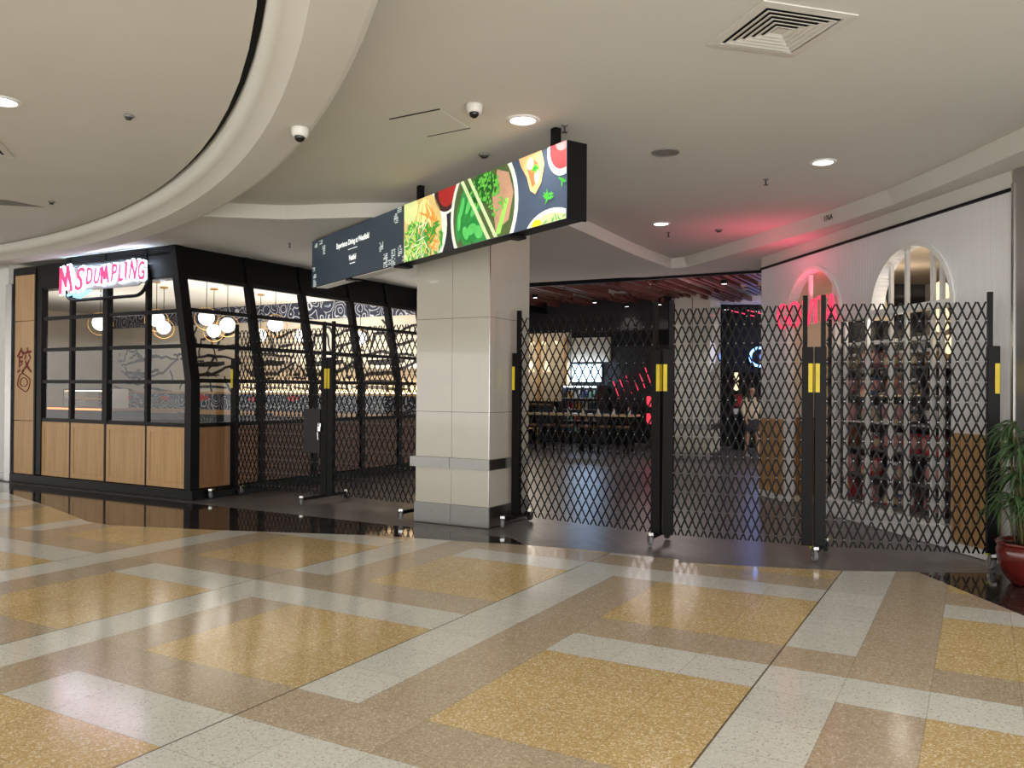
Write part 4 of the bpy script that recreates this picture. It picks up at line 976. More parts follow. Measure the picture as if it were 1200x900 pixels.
# shelving bays behind the glass with products
prod_mats = [mat('product_'+n, rgb(*c), .4, var=.2, scale=14.) for n, c in (('black', (26, 24, 26)), ('maroon', (96, 30, 40)), ('white', (206, 200, 196)), ('cream', (190, 170, 140)), ('red', (170, 40, 48)), ('blue', (50, 70, 120)), ('amber', (120, 70, 36)), ('gold', (196, 150, 70)), ('mint', (140, 190, 170)), ('charcoal', (48, 44, 46)), ('rose', (190, 130, 126)))]
wgt_near = [0, 0, 0, 9, 9, 6, 2, 1, 0, 4]; wgt_far = [10, 3, 1, 2, 10, 4, 3, 2, 6, 5, 10, 2]
rp_ = random.Random(5)
protos = {}
def make_product(kind, mi, label):
    t = thing({'bottle': 'supplement_bottle', 'jar': 'powder_tub', 'box': 'carton', 'pouch': 'pouch'}[kind], (0, 0, 0), label, {'bottle': 'bottle', 'jar': 'tub', 'box': 'carton', 'pouch': 'pouch'}[kind])
    if kind == 'bottle':
        part(MB().lathe([(.001, 0), (.042, 0), (.045, .01), (.045, .12), (.038, .14), (.024, .15), (.024, .155)], n=14), 'body', prod_mats[mi], t, smooth=False)
        part(MB().lathe([(.03, .15), (.03, .185), (.001, .187)], n=14), 'cap', M['white'], t); part(MB().lathe([(.0456, .03), (.0462, .032), (.0462, .11), (.0456, .112)], n=14), 'wrap', prod_mats[3], t)
    elif kind == 'jar':
        part(MB().lathe([(.001, 0), (.068, 0), (.072, .012), (.072, .2), (.06, .215)], n=16), 'body', prod_mats[mi], t)
        part(MB().lathe([(.066, .21), (.068, .25), (.001, .252)], n=16), 'lid', M['black'], t); part(MB().lathe([(.0725, .05), (.0735, .052), (.0735, .17), (.0725, .172)], n=16), 'wrap', prod_mats[10], t)
    elif kind == 'box':
        part(MB().box((0, 0, .1), (.11, .07, .2)), 'body', prod_mats[mi], t, bevel=.003); part(MB().box((0, 0, .11), (.08, .0725, .09)), 'wrap', prod_mats[2], t)
    else:
        mb = MB()
        vs = []
        for z, w_, d_ in ((0, .07, .05), (.06, .085, .06), (.15, .08, .045), (.225, .078, .012), (.25, .078, .004)): vs += [Vector((-w_, -d_, z)), Vector((w_, -d_, z)), Vector((w_, d_, z)), Vector((-w_, d_, z))]
        mb.add(vs, [(3, 2, 1, 0), (16, 17, 18, 19)]+[(k*4+i, k*4+(i+1) % 4, (k+1)*4+(i+1) % 4, (k+1)*4+i) for k in range(4) for i in range(4)])
        part(mb, 'body', prod_mats[mi], t); part(MB().box((0, 0, .12), (.09, .115, .08)), 'wrap', prod_mats[7], t)
    return t
cname = ['black', 'maroon', 'white', 'cream', 'red', 'blue', 'amber', 'gold', 'mint green', 'charcoal', 'rose']
kname = {'bottle': 'bottle', 'jar': 'tub', 'box': 'carton', 'pouch': 'pouch'}
bays = [(.80, 1.12, 'bay nearest the plant'), (1.17, 1.54, 'second bay from the plant'), (1.59, 1.81, 'narrow third bay'), (1.87, 2.25, 'fourth bay'), (2.31, 2.71, 'fifth bay'), (2.77, 3.10, 'bay behind double post')]
levels = [(.22, 'lowest shelf'), (.53, 'second shelf'), (.84, 'third shelf'), (1.15, 'shelf at waist height'), (1.46, 'fifth shelf'), (1.77, 'top shelf')]
for bi, (xa, xb, bn) in enumerate(bays):
    zt = 2.06 if bi else 1.76
    t = thing('shelf_bay', GF((xa+xb)/2, 0, -.3), 'white shelf '+('unit, ' if bn.startswith('narrow') else 'unit, ')+bn+' of the white shop window', 'shelf')
    mb = MB(); mb.prism([(xa-.01, .2), (xb+.01, .2), (xb+.01, zt), (xa-.01, zt)], -.50, -.52, GF); part(mb, 'back_panel', M['tvoid'] if bi in (0, 1, 2) else M['darkgrey'], t)
    for z, ln in levels[:6 if bi else 5]:
        mb = MB(); mb.prism([(xa, z-.016), (xb, z-.016), (xb, z), (xa, z)], -.16, -.50, GF); part(mb, 'shelf_board', M['white'] if z in (1.15,) else M['grey'], t)
    mb = MB(); mb.prism([(xa-.01, zt-.02), (xb+.01, zt-.02), (xb+.01, zt+.02), (xa-.01, zt+.02)], -.14, -.5, GF); part(mb, 'top_rail', M['white'], t)
    for z, ln in levels[:6 if bi else 5]:
        kind = rp_.choice(['bottle', 'jar', 'box', 'pouch', 'jar', 'bottle']); mi = rp_.choice(wgt_near if bi < 3 else wgt_far)
        step = {'bottle': .105, 'jar': .165, 'box': .13, 'pouch': .185}[kind]
        nn = max(1, int((xb-xa-.02)/step)); off = (xb-xa-nn*step)/2
        for k in range(nn):
            mk = mi if rp_.random() < .6 else rp_.choice(wgt_near if bi < 3 else wgt_far)
            key = (kind, mk); lab = cname[mk]+' '+kname[kind]+' on the '+ln+', '+bn+', white shop window'
            if key not in protos: o = protos[key] = make_product(kind, mk, lab)
            else: o = copy_tree(protos[key])
            o['label'] = lab; o['group'] = cname[mk]+' '+kname[kind]+'s, '+ln+', '+bn
            o.location = GF(xa+off+(k+.5)*step, z+.0015, -.27+rp_.uniform(-.02, .02)); o.rotation_euler = (0, 0, atan2(GD.y, GD.x)+rp_.uniform(-.15, .15))
# lanterns inside
for x, z, d, q, l in ((1.25, 2.235, -.24, 1., 'large warm lantern in the right arch window, just below the white bar'), (1.04, 1.97, -.19, .75, 'lower warm lantern in the window, nearest the plant'), (1.50, 2.53, -.42, 1., 'highest warm lantern behind the right arch window')):
    p = GF(x, z, d); t = thing('lantern', (p.x, p.y, 3.1), l, 'lamp', 'warm lanterns in the white shop')
    part(MB().tube([(p.x, p.y, 3.1), (p.x, p.y, z+.12*q)], .005, 6), 'cord', M['black'], t)
    part(MB().lathe([(.03*q, -.12*q), (.075*q, -.09*q), (.095*q, -.02*q), (.09*q, .05*q), (.06*q, .11*q), (.02*q, .13*q)], p, 18), 'shade', M['warm'], t, smooth=True)
    part(MB().lathe([(.02*q, .12*q), (.026*q, .13*q), (.02*q, .15*q), (.001, .15*q)], p, 14), 'cap', M['brass'], t)
light('right_shop_lamp', 'POINT', GF(1.6, 2.8, -.9), 14, (1, .8, .55), .15); light('right_shop_lamp', 'POINT', GF(3.2, 2.7, -1.2), 9, (1, .85, .7), .15)
light('shelf_lamp', 'POINT', GF(2.0, 2.35, -.35), 7, (1, .9, .8), .08)
# neon lettering
t = thing('neon_sign', GF(3.45, 2.5, .06), 'red neon lettering hung across the left arch of white shop', 'sign')
def NG(x, y, d=.07): return GF(4.2-x, 2.345+y, d)
def nl(strokes, name='letter'):
    mb = MB()
    for s_ in strokes: mb.tube([NG(x, y) for x, y in s_], .021, 8)
    return part(mb, 'letter', M['neonred'], t, smooth=True)
H_ = .31
def arcp(cx, cy, rx, ry, a0, a1, n=16): return [(cx+rx*cos(radians(a0+(a1-a0)*i/n)), cy+ry*sin(radians(a0+(a1-a0)*i/n))) for i in range(n+1)]
nl([arcp(.15, H_/2, .13, H_/2, 50, 330)+[(.27, .13), (.17, .13)]])
nl([arcp(.48, H_/2, .14, H_/2, 0, 360, 24)])
nl([[(.72, H_), (.83, 0), (.94, H_)]]); nl([[(1.02, 0), (1.02, H_)]]); nl([[(1.08, H_), (1.28, H_)], [(1.18, H_), (1.18, 0)]]); nl([[(1.28, 0), (1.39, H_), (1.50, 0)], [(1.32, .1), (1.46, .1)]])
mb = MB(); mb.bar(NG(-.02, .03, .045), NG(1.52, .03, .045), .008, .008); part(mb, 'rail', M['offwhite'], t)
for a, b_ in ((.05, 4.15), (1.45, 2.72)): mb = MB(); mb.bar(NG(a, .03, .045), GF(b_, 2.375, .002), .008, .008); part(mb, 'bracket', M['offwhite'], t)
light('neon_spill', 'AREA', GF(3.45, 2.72, .45), 9, (1, .1, .2), 1.2, Euler((radians(180), 0, 0)), size_y=.25)

# steel clad pier at the right edge
mb = MB(); mb.prism([(-1.6, 0), (-.035, 0), (-.035, 3.42), (-1.6, 3.42)], .012, -.6, GF); pier = struct(mb, 'wall_steel_pier', M['steelh'])
mb = MB(); mb.prism([(-.06, .0), (-.03, .0), (-.03, 3.3), (-.06, 3.3)], .012, .022, GF); mb.build('pier_edge_trim', M['chrome'], pier, origin=(0, 0, 0))

# ------------------------------------------------------------------ potted palm
PX, PY = 4.09, 6.48
t = thing('potted_palm', (PX, PY, 0), 'leafy green palm in a round oxblood pot at right edge', 'plant')
part(MB().lathe([(.001, 0), (.15, 0), (.165, .01), (.22, .09), (.255, .19), (.262, .26), (.25, .295), (.262, .31), (.27, .325), (.262, .335), (.24, .325), (.235, .29)], (PX, PY, 0), 36), 'pot', M['pot'], t, smooth=True)
part(MB().lathe([(.001, .295), (.12, .30), (.238, .285)], (PX, PY, 0), 24), 'soil', M['soil'], t)
rp2 = random.Random(9); lv = MB()
def frond(base, az, h, reach, nleaf=9):
    top = Vector(base)+Vector((cos(az)*reach*.35, sin(az)*reach*.35, h))
    cane = MB().tube([base, Vector(base).lerp(top, .5)+Vector((cos(az), sin(az), 0))*-.02, top], [.009, .008, .005], 6); part(cane, 'cane', M['stem'], t, smooth=True)
    for k in range(nleaf):
        a = az+(-1.3+2.6*k/(nleaf-1))*1.15+rp2.uniform(-.15, .15); L = reach*rp2.uniform(.75, 1.1); w = rp2.uniform(.009, .015)
        d = Vector((cos(a), sin(a), 0)); s_ = Vector((-sin(a), cos(a), 0)); z0 = rp2.uniform(.0, .35); droop = rp2.uniform(.55, 1.05); pts = []
        for i in range(6):
            f = i/5; p = top+d*L*(f-.18*f*f*droop)+EZ*L*(z0*f-droop*f*f); ww = w*(.35+1.6*f if f < .4 else 1.0*(1.01-f)/.6)
            pts.append((p+s_*ww-EZ*ww*.5, p, p-s_*ww-EZ*ww*.5))
        vs = [q for tr in pts for q in tr]; lv.add(vs, [(3*i, 3*i+1, 3*i+4, 3*i+3) for i in range(5)]+[(3*i+1, 3*i+2, 3*i+5, 3*i+4) for i in range(5)])
for k in range(52):
    a = 2*pi*k/52*7+rp2.uniform(-.3, .3); h = rp2.uniform(.3, 1.0); r_ = rp2.uniform(.02, .14)
    frond((PX+cos(a)*r_, PY+sin(a)*r_, .29), a, h, rp2.uniform(.22, .34))
# fronds stay clear of the pier
for p in lv.v:
    lim = G0.x+GD.x/GD.y*(p.y-G0.y)-.03
    if p.x > lim: p.x = lim-.01*(p.x-lim)
part(lv, 'foliage', M['leaf'], t, recalc=False)

# ------------------------------------------------------------------ food court behind the gates
VK = 22.0
ft = MB(); ft.uvbox(-16, -1, VK, VK+.2, 0, 4.2); fw = struct(ft, 'wall_food_court_back', M['tvoid'])
mb = MB(); mb.uvbox(-16.2, -16, VE, VK, 0, 4.2); struct(mb, 'wall_food_court_left', M['tvoid'])
mb = MB(); mb.uvbox(-16, -9.3, VE, VE+.12, 0, 4.2); struct(mb, 'wall_restaurant_end', M['black'])
mb = MB(); mb.uvbox(-16, 2, 13.4, VK+4, 3.95, 4.05); struct(mb, 'ceiling_food_court', M['blackgap'])
# timber slats, staggered, running into the court
sl_ = MB(); r5 = random.Random(4); u = -10.6
while u < -1.0:
    v = 13.55+r5.uniform(0, .9)
    while v < 18.0:
        L = r5.uniform(1.0, 2.6); zz = r5.choice([3.44, 3.50, 3.56]); sl_.uvbox(u-.03, u+.03, v, min(v+L, 18.2), zz, zz+.10); v += L+r5.uniform(.02, .5)
    u += .125
struct(sl_, 'ceiling_timber_slats', M['slat'])
mb = MB(); mb.uvbox(-16, -3.0, 13.40, 13.46, 3.38, 3.95); struct(mb, 'trim_7', M['black'])
mb = MB(); mb.uvbox(-14, -6.0, 17.6, 17.8, 2.85, 3.95); struct(mb, 'wall_food_court_bulkhead', M['tvoid'])
mb = MB(); mb.uvbox(-13.5, -9.0, 15.6, 15.7, 3.30, 3.42); mb.uvbox(-9.1, -9.0, 15.6, 17.6, 3.30, 3.42); struct(mb, 'trim_8', M['black'])
def clight(u, v, z, label, p=0, m='spotwhite'):
    x, y, _ = W(u, v); t = thing('ceiling_spotlight', (x, y, z), label, 'light', 'small spotlights among the timber slats')
    part(MB().lathe([(.05, z), (.06, z), (.06, z+.07), (.045, z+.07)], (x, y, 0), 16), 'can', M['black'], t); part(MB().lathe([(.001, z+.004), (.05, z+.004)], (x, y, 0), 16), 'lens', M[m], t)
    if p: light('spot_lamp', 'SPOT', (x, y, z-.02), p, (1, .92, .85), .05, None, 1.8, .7)
for u, v, l, p in ((-7.9, 14.9, 'first small spotlight in the slat ceiling right of column', 30), (-7.2, 16.3, 'second small spotlight in the slat ceiling', 30), (-6.9, 17.4, 'third small spotlight of the slat ceiling, left of gate post', 30), (-3.9, 14.4, 'small spotlight in the red slats by the white shop', 20), (-6.1, 17.3, 'spotlight just behind the tall gate posts', 20)): clight(u, v, 3.36, l, p)
light('red_court_glow', 'AREA', W(-4.3, 15.2, 2.7), 8, (1, .10, .16), 1.6, Euler((pi, 0, 0)), size_y=1.8)
# pale inner column
u0, u1, v0, v1 = -5.80, -5.02, 17.45, 18.25
mb = MB(); mb.uvbox(u0, u1, v0, v1, 0, 3.6); ic = struct(mb, 'column_inner', M['creamglass'])
mb = MB(); mb.uvbox(u0-.01, u1+.01, v0-.01, v1+.01, 0, .16); mb.uvbox(u0-.03, u1+.03, v0-.03, v1+.03, .66, .78); mb.build('column_rail', M['steel'], ic, origin=(0, 0, 0))
mb = MB(); mb.uvbox((u0+u1)/2-.006, (u0+u1)/2+.006, v0-.003, v0+.01, .16, 3.5); mb.uvbox(u0, u1, v0-.003, v0+.01, 2.0, 2.006); mb.build('column_joint', M['darkgrey'], ic, origin=(0, 0, 0))
# cream kiosk wall at the left with its counter
mb = MB(); mb.uvbox(-13.5, -10.45, VK-.25, VK, 1.15, 3.2); struct(mb, 'wall_kiosk', M['cream'])
mb = MB(); mb.uvbox(-11.45, -11.33, VK-.28, VK-.25, 1.15, 3.0); mb.uvbox(-10.55, -10.45, VK-.3, VK-.2, 1.15, 3.0); struct(mb, 'trim_9', M['oak'])
t = thing('kiosk_counter', W(-11.8, 20.6, 0), 'dark kiosk counter in front of the cream wall', 'counter')
mb = MB(); mb.uvbox(-13.4, -10.6, 20.2, 21.0, 0, 1.04); part(mb, 'body', M['tvoid'], t); mb = MB(); mb.uvbox(-13.45, -10.55, 20.15, 21.05, 1.04, 1.09); part(mb, 'top', M['walnut'], t)
for k, (u, v, l) in enumerate(((-11.95, 20.9, 'cone pendant lamp over the kiosk counter, left one'), (-11.2, 20.9, 'cone pendant lamp over the kiosk counter, middle one'), (-10.7, 20.9, 'cone pendant lamp over the kiosk counter, right one'))):
    x, y, _ = W(u, v); t = thing('cone_pendant', (x, y, 3.2), l, 'lamp', 'cone pendants over the kiosk'); z = 2.05
    part(MB().tube([(x, y, 3.2), (x, y, z+.25)], .006, 6), 'cord', M['black'], t); part(MB().lathe([(.10, -.05), (.06, .12), (.02, .25)], (x, y, z), 16), 'shade', M['warm'], t, smooth=True)
light('kiosk_lamp', 'POINT', W(-11.5, 20.6, 2.6), 60, (1, .88, .72), .6)
for k in range(7):
    u = -13.0+k*.38; p = W(u, VK-.5, 2.9); t = thing('shelf_lamp', p, 'small amber lamp in the row above the cream kiosk wall', 'lamp', 'amber lamps above the kiosk')
    part(MB().ball(p-EZ*.05, .06, 12), 'bulb', M['warm'], t, smooth=True); part(MB().tube([p, p+EZ*.4], .01, 6), 'rod', M['black'], t)
# menu screens
t = thing('menu_board', W(-9.95, VK-.1, 1.75), 'bright blue white menu screens behind the gate right of column', 'screen')
for k in range(3):
    a = -10.36+k*.32
    mb = MB(); mb.uvbox(a, a+.31, VK-.16, VK-.08, 1.72, 2.24); sc_ = part(mb, 'casing', M['black'], t)
    mb = MB(); mb.uvbox(a+.01, a+.30, VK-.166, VK-.16, 1.73, 2.23); part(mb, 'display', M['screenblue'], sc_)
    mb = MB()
    for i in range(5): mb.uvbox(a+.04, a+.04+.12+.03*(i % 3), VK-.168, VK-.166, 1.76+i*.09, 1.78+i*.09)
    part(mb, 'menu_lines', M['grey'], sc_)
light('menu_glow', 'AREA', W(-9.9, VK-.3, 1.95), 25, (.6, .78, 1), 1.1, Euler((radians(90), 0, -TH)), size_y=.6)
mb = MB(); mb.uvbox(-10.4, -9.2, VK-.12, VK, 2.3, 3.0); struct(mb, 'wall_menu_surround', M['plaster'])
# drinks fridge with bottles
t = thing('drinks_fridge', W(-9.95, 21.6, 0), 'open drinks fridge under the bright menu screens', 'fridge')
mb = MB(); mb.uvbox(-10.4, -9.3, 21.75, 21.95, 0, 1.62); mb.uvbox(-10.42, -10.38, 21.3, 21.95, 0, 1.62); mb.uvbox(-9.32, -9.28, 21.3, 21.95, 0, 1.62); mb.uvbox(-10.4, -9.3, 21.3, 21.95, 0, .3); part(mb, 'body', M['darkgrey'], t)
for z in (.62, .94, 1.26): mb = MB(); mb.uvbox(-10.38, -9.32, 21.35, 21.75, z-.015, z); part(mb, 'shelf', M['white'], t)
mb = MB(); mb.uvbox(-10.38, -9.32, 21.36, 21.39, 1.56, 1.6); part(mb, 'light_strip', emit('fridge_strip', (.8, .9, 1, 1), 6.), t)
dm = [prod_mats[i] for i in (5, 8, 4, 7, 2)]; bp = {}
for zi, z in enumerate((.3, .62, .94, 1.26)):
    for k in range(9):
        mi = (k//2+zi) % 5; lab = ['blue', 'mint green', 'red', 'yellow gold', 'white'][mi]+' drink bottle on '+['the lowest', 'the second', 'the third', 'the top'][zi]+' fridge shelf under menu screens'
        if mi not in bp:
            o = thing('drink_bottle', (0, 0, 0), lab, 'bottle'); part(MB().lathe([(.001, 0), (.033, 0), (.035, .015), (.035, .13), (.014, .19), (.014, .20)], n=12), 'body', dm[mi], o); part(MB().lathe([(.017, .195), (.017, .22), (.001, .22)], n=12), 'cap', M['white'], o); bp[mi] = o
        else: o = copy_tree(bp[mi])
        o['label'] = lab; o['group'] = lab+'s'; o.location = W(-10.30+k*.115, 21.5, z+.002)
# slanted red neon tubes on the dark wall
t = thing('neon_tubes', W(-8.2, VK-.1, 1.6), 'row of slanted red neon tubes climbing the dark wall', 'neon light')
for k in range(11):
    u = -9.10+k*.19; z = 1.40+k*.078; mb = MB(); mb.tube([W(u, VK-.06, z+.34), W(u+.19, VK-.06, z-.16)], .012, 6); part(mb, 'tube', M['neonred'], t)
mb = MB(); mb.uvbox(-9.14, -6.85, VK-.045, VK-.004, 1.0, 2.75); part(mb, 'back_panel', M['darkgrey'], t)
for z, l in ((1.22, 'upper red box sign beside the tall double gate posts'), (.80, 'lower red box sign beside the tall double gate posts')):
    x = W(-6.98, 19.2, z); t = thing('red_box_sign', x, l, 'sign', 'red box signs')
    mb = MB(); mb.uvbox(-7.08, -6.86, 19.16, 19.24, z-.13, z+.13); part(mb, 'lit_face', emit('red_box_face', (1, .06, .1, 1), 1.0), t, bevel=.02); mb = MB(); mb.uvbox(-6.99, -6.95, 19.2, 19.24, z-.29 if z > 1.1 else 0, z-.13); part(mb, 'stem', M['black'], t)
# communal table, stools, chairs
t = thing('communal_table', W(-8.3, 18.6, 0), 'long pale topped communal table in the food court', 'table')
mb = MB(); mb.uvbox(-9.9, -7.15, 18.25, 18.95, .86, .91); part(mb, 'table_top', M['table'], t)
for u in (-9.7, -8.4, -7.3):
    for v in (18.35, 18.85): mb = MB(); mb.uvbox(u-.03, u+.03, v-.03, v+.03, 0, .86); part(mb, 'leg', M['black'], t)
mb = MB(); mb.uvbox(-9.7, -7.3, 18.57, 18.63, .18, .23); part(mb, 'stretcher', M['black'], t)
proto = None; lab_s = ['first', 'second', 'third', 'fourth', 'fifth', 'sixth']
for k in range(6):
    u, v = -9.6+k*.48, 17.95
    l = lab_s[k]+' stool from the left at the communal table'
    if proto is None:
        o = thing('bar_stool', (0, 0, 0), l, 'stool', 'stools at the communal table')
        part(MB().lathe([(.001, .66), (.16, .66), (.17, .64), (.165, .61), (.001, .61)], n=20), 'seat', M['walnut'], o)
        for a in (pi/4, 3*pi/4, 5*pi/4, 7*pi/4): part(MB().bar((cos(a)*.10, sin(a)*.10, .61), (cos(a)*.18, sin(a)*.18, 0), .025, .025), 'leg', M['black'], o)
        part(MB().tube([(cos(2*pi*i/16)*.15, sin(2*pi*i/16)*.15, .22) for i in range(16)], .009, 6, closed=True), 'foot_ring', M['black'], o); proto = o
    else: o = copy_tree(proto)
    o['label'] = l; o.location = W(u, v, 0)
yc = mat('mustard_plastic', rgb(196, 150, 40), .45)
proto = None
for k, (u, v, a, l) in enumerate(((-11.0, 18.2, .3, 'mustard chair nearest the cream column behind the gate'), (-10.5, 18.8, 1.2, 'mustard chair beside the communal table end'), (-11.3, 19.3, -.6, 'mustard chair by the kiosk counter left side'), (-10.6, 19.6, 2.4, 'mustard chair by the kiosk counter right side'))):
    if proto is None:
        o = thing('cafe_chair', (0, 0, 0), l, 'chair', 'mustard chairs near the kiosk')
        part(MB().box((0, 0, .45), (.42, .42, .03)), 'seat', yc, o, bevel=.01); part(MB().box((0, .2, .80), (.42, .03, .34)), 'backrest', yc, o, bevel=.01)
        for sx in (-1, 1):
            part(MB().bar((sx*.18, -.18, 0), (sx*.18, -.18, .44), .025, .025), 'leg', yc, o); part(MB().bar((sx*.18, .19, 0), (sx*.18, .2, .95), .025, .025), 'leg', yc, o)
        proto = o
    else: o = copy_tree(proto)
    o['label'] = l; o.location = W(u, v, 0); o.rotation_euler = (0, 0, a)
t = thing('cafe_table', W(-11.0, 19.0, 0), 'small dark cafe table among the mustard chairs', 'table')
mb = MB(); mb.uvbox(-11.35, -10.85, 18.6, 19.1, .72, .75); part(mb, 'table_top', M['walnut'], t); part(MB().tube([W(-11.1, 18.85, 0), W(-11.1, 18.85, .72)], .04), 'pedestal', M['black'], t)
# table items
for k in range(6):
    u = -9.3+k*.4; o = thing('condiment_bottle', W(u, 18.6, .91), lab_s[k]+' small white bottle along the communal table', 'bottle', 'bottles on the communal table')
    part(MB().lathe([(.001, .91), (.035, .91), (.035, 1.03), (.015, 1.07)], W(u, 18.6, 0), 12), 'body', M['white'], o); part(MB().lathe([(.018, 1.06), (.018, 1.09), (.001, 1.09)], W(u, 18.6, 0), 12), 'cap', M['red'], o)
light('court_lamp', 'POINT', W(-8.5, 16.0, 2.2), 26, (1, .9, .82), .7); light('court_lamp', 'POINT', W(-5.2, 15.0, 2.2), 30, (1, .86, .84), .7); light('court_lamp', 'POINT', W(-3.9, 19.8, 2.4), 28, (.9, .85, 1), .6)
# far right passage: dark ceiling with red lines, blue neon ring, amber lamps
mb = MB(); mb.uvbox(-5.6, 1, 20.5, 20.7, 1.95, 4.0); struct(mb, 'wall_passage_bulkhead', M['tvoid'])
t = thing('red_light_lines', W(-4.2, 19.0, 3.3), 'thin red light lines under the dark passage ceiling', 'neon light')
for k in range(4): part(MB().tube([W(-4.9+k*.35, 18.6, 3.3), W(-4.75+k*.35, 20.3, 3.3)], .012, 6), 'tube', M['neonred'], t)
for k, (u, v) in enumerate(((-4.8, 17.9), (-4.3, 18.6), (-4.75, 19.6), (-4.05, 19.2))):
    clight(u, v, 3.25, 'small spotlight in the dark passage ceiling, '+['nearest one', 'second one', 'third one', 'farthest right one'][k], 8)
t = thing('blue_neon_ring', W(-4.66, 20.42, 2.32), 'glowing blue neon ring sign left of the white shop', 'neon sign')
cR = W(-4.66, 20.4, 2.32); part(MB().tube([cR+(E2*cos(a)+EZ*sin(a))*.22 for a in [2*pi*i/32 for i in range(32)]], .03, 8, closed=True), 'tube', M['blueneon'], t, smooth=True)
part(MB().lathe([(.001, 0), (.29, 0), (.29, .03), (.001, .03)], cR+E1*.04, 28, axis=Matrix((E2, EZ, E1)).transposed()), 'back_disc', M['blackgloss'], t)
light('blue_spill', 'POINT', cR-E1*.3, 10, (.2, .35, 1), .1)
mb = MB(); mb.uvbox(-4.95, -3.0, 20.55, 20.65, 0, 2.0) if False else None
for z, l in ((1.86, 'upper amber lamp on the dark passage wall'), (1.60, 'lower amber lamp on the dark passage wall')):
    p = W(-5.52, 21.6, z); t = thing('wall_lamp', p, l, 'lamp', 'amber wall lamps'); part(MB().lathe([(.02, -.1), (.07, -.06), (.05, .1), (.02, .12)], p, 14), 'shade', M['warm'], t, smooth=True); part(MB().bar(p, p+E1*.4, .02, .02), 'arm', M['black'], t)
t = thing('display_stand', W(-5.3, 21.0, 0), 'dark display stand with red poster beside the woman', 'stand')
mb = MB(); mb.uvbox(-5.45, -5.15, 20.95, 21.05, 0, 1.45); part(mb, 'board', M['black'], t); mb = MB(); mb.uvbox(-5.38, -5.2, 20.94, 20.95, 1.1, 1.4); part(mb, 'poster', M['red'], t); mb = MB(); mb.uvbox(-5.42, -5.3, 20.938, 20.95, .9, 1.05); part(mb, 'notice', M['white'], t)

# ------------------------------------------------------------------ the woman walking in the passage
def skin_obj(name, verts, edges, radii, m, parent, loc, rotz, sub=2, root=0):
    me = bpy.data.meshes.new(name); me.from_pydata(verts, edges, []); o = bpy.data.objects.new(name, me); COL.objects.link(o)
    md = o.modifiers.new('skin', 'SKIN'); md.use_smooth_shade = True
    for i, r in enumerate(radii): me.skin_vertices[0].data[i].radius = (r, r) if not isinstance(r, tuple) else r
    for i in range(len(verts)): me.skin_vertices[0].data[i].use_root = (i == root)
    s_ = o.modifiers.new('sub', 'SUBSURF'); s_.levels = sub; s_.render_levels = sub
    me2 = bpy.data.meshes.new_from_object(o.evaluated_get(bpy.context.evaluated_depsgraph_get())); bpy.data.objects.remove(o); me2.name = name
    me2.materials.clear(); me2.materials.append(m)
    for p in me2.polygons: p.use_smooth = True
    ob = bpy.data.objects.new(name, me2); COL.objects.link(ob); ob.parent = parent; return ob
pw_ = Vector((5.40, 18.62, 0)); person = thing('person', pw_, 'woman in cream jacket and short skirt walking beyond the gates', 'person'); person.rotation_euler = (0, 0, radians(8))
skin = mat('skin', rgb(196, 150, 126), .55, var=.05); hair_m = mat('dark_brown_hair', rgb(44, 28, 24), .5, var=.3, scale=30.); jk = mat('cream_jacket', rgb(222, 204, 178), .8, var=.06); sk_m = mat('dark_skirt', rgb(60, 54, 66), .8); sh_m = mat('white_shoes', rgb(206, 202, 198), .6)
V_, E_, R_ = [], [], []
def nd(p, r, par=None):
    V_.append(p); R_.append(r)
    if par is not None: E_.append((par, len(V_)-1))
    return len(V_)-1
pel = nd((0, 0, .88), (.14, .10)); wst = nd((0, 0, 1.03), (.115, .085), pel); chs = nd((0, .0, 1.22), (.13, .09), wst); nk0 = nd((0, .01, 1.36), .05, chs); nk = nd((0, 0, 1.41), .045, nk0); hd = nd((0, -.01, 1.49), (.07, .085), nk); ht = nd((0, 0, 1.57), (.068, .08), hd)
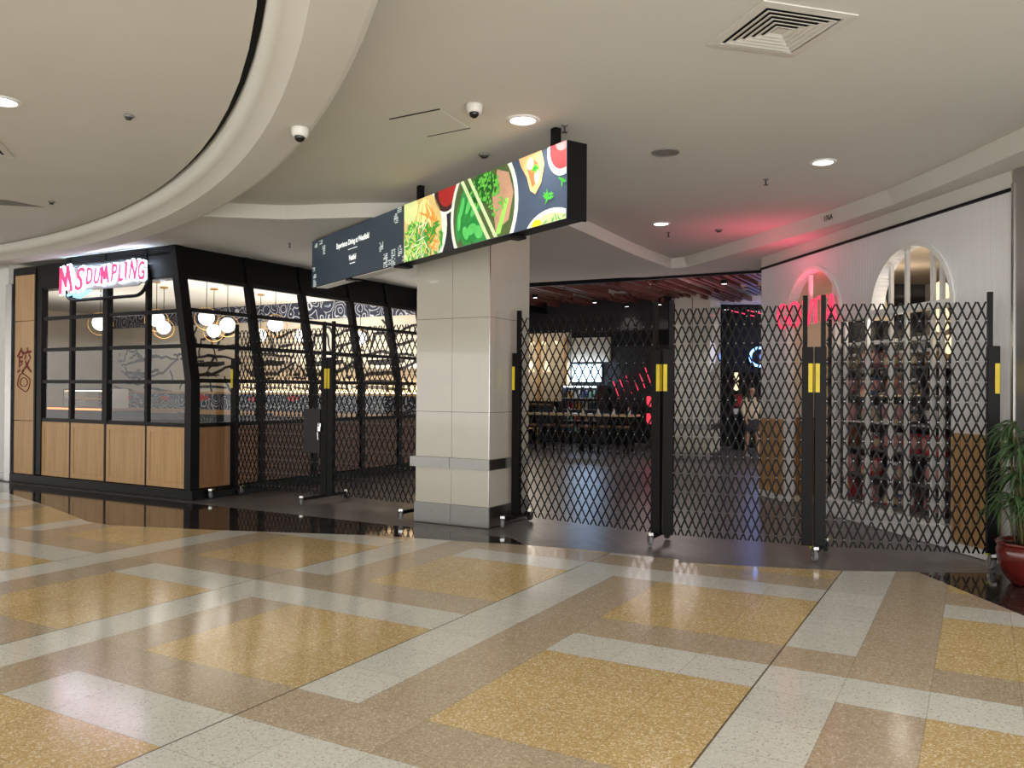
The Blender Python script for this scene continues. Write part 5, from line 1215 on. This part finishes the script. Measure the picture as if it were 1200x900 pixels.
for s_ in (-1, 1):
    sh = nd((s_*.155, .0, 1.31), .05, chs); el = nd((s_*.21, -.01, 1.07), .036, sh); wr = nd((s_*.20, -.12, .88), .024, el); pm = nd((s_*.195, -.15, .82), (.030, .018), wr)
    for q, fx_ in enumerate((-.024, -.008, .008, .024)):
        f1 = nd((s_*.195+fx_, -.165, .775+abs(q-1.5)*.004), .0085, pm); nd((s_*.195+fx_, -.160, .735+abs(q-1.5)*.008), .0075, f1)
    th = nd((s_*.165, -.165, .80), .009, pm); nd((s_*.16, -.175, .765), .008, th)
    st_ = -.14 if s_ > 0 else .14
    hp_ = nd((s_*.085, 0, .82), .085, pel); kn = nd((s_*.085, st_*.55-.03, .46), .052, hp_); an = nd((s_*.085, st_, .09), .032, kn); hl = nd((s_*.085, st_-.06, .045), .034, an); nd((s_*.09, st_-.15, .03), .026, hl)
skin_obj('body', V_, E_, R_, skin, person, pw_, 0)
# face
fm = MB()
for s_ in (-1, 1): fm.ball((s_*.028, -.083, 1.50), .011, 10, (1, .6, .7))
part_loc = lambda mb, n, m: mb.build(n, m, person, origin=(0, 0, 0), smooth=True)
part_loc(fm, 'eyes', M['ink']); part_loc(MB().ball((0, -.096, 1.478), .013, 10, (.8, 1, 1.4)), 'nose', skin); part_loc(MB().ball((0, -.088, 1.447), .018, 10, (1.2, .5, .4)), 'mouth', mat('lips', rgb(150, 70, 66), .5))
# jacket
V_, E_, R_ = [], [], []
a0 = nd((0, 0, .80), (.19, .135)); a1 = nd((0, 0, 1.03), (.165, .125), a0); a2 = nd((0, 0, 1.22), (.165, .115), a1); nd((0, .01, 1.35), (.075, .07), a2)
for s_ in (-1, 1): b1 = nd((s_*.175, 0, 1.30), .072, a2); b2 = nd((s_*.235, -.01, 1.07), .062, b1); nd((s_*.212, -.115, .895), .052, b2)
skin_obj('jacket', V_, E_, R_, jk, person, pw_, 0)
part_loc(MB().lathe([(.15, .86), (.19, .70), (.20, .60), (.185, .60), (.14, .86)], (0, 0, 0), 24, axis=Matrix.Diagonal((1, .78, 1))), 'skirt', sk_m)
V_, E_, R_ = [], [], []
h0 = nd((0, .022, 1.615), (.088, .098)); h1 = nd((0, .07, 1.50), (.098, .06), h0); h2 = nd((0, .085, 1.36), (.10, .045), h1); nd((0, .085, 1.20), (.10, .035), h2)
for s_ in (-1, 1): g1 = nd((s_*.082, .005, 1.53), .036, h0); g2 = nd((s_*.10, -.03, 1.40), .040, g1); nd((s_*.105, -.085, 1.24), .034, g2)
skin_obj('hair', V_, E_, R_, hair_m, person, pw_, 0)
for s_ in (-1, 1):
    st_ = -.14 if s_ > 0 else .14
    part_loc(MB().ball((s_*.087, st_-.075, .035), .05, 14, (.85, 2.3, .75)), 'shoe', sh_m)
for k in SC.objects:
    if '_o' in k: del k['_o']
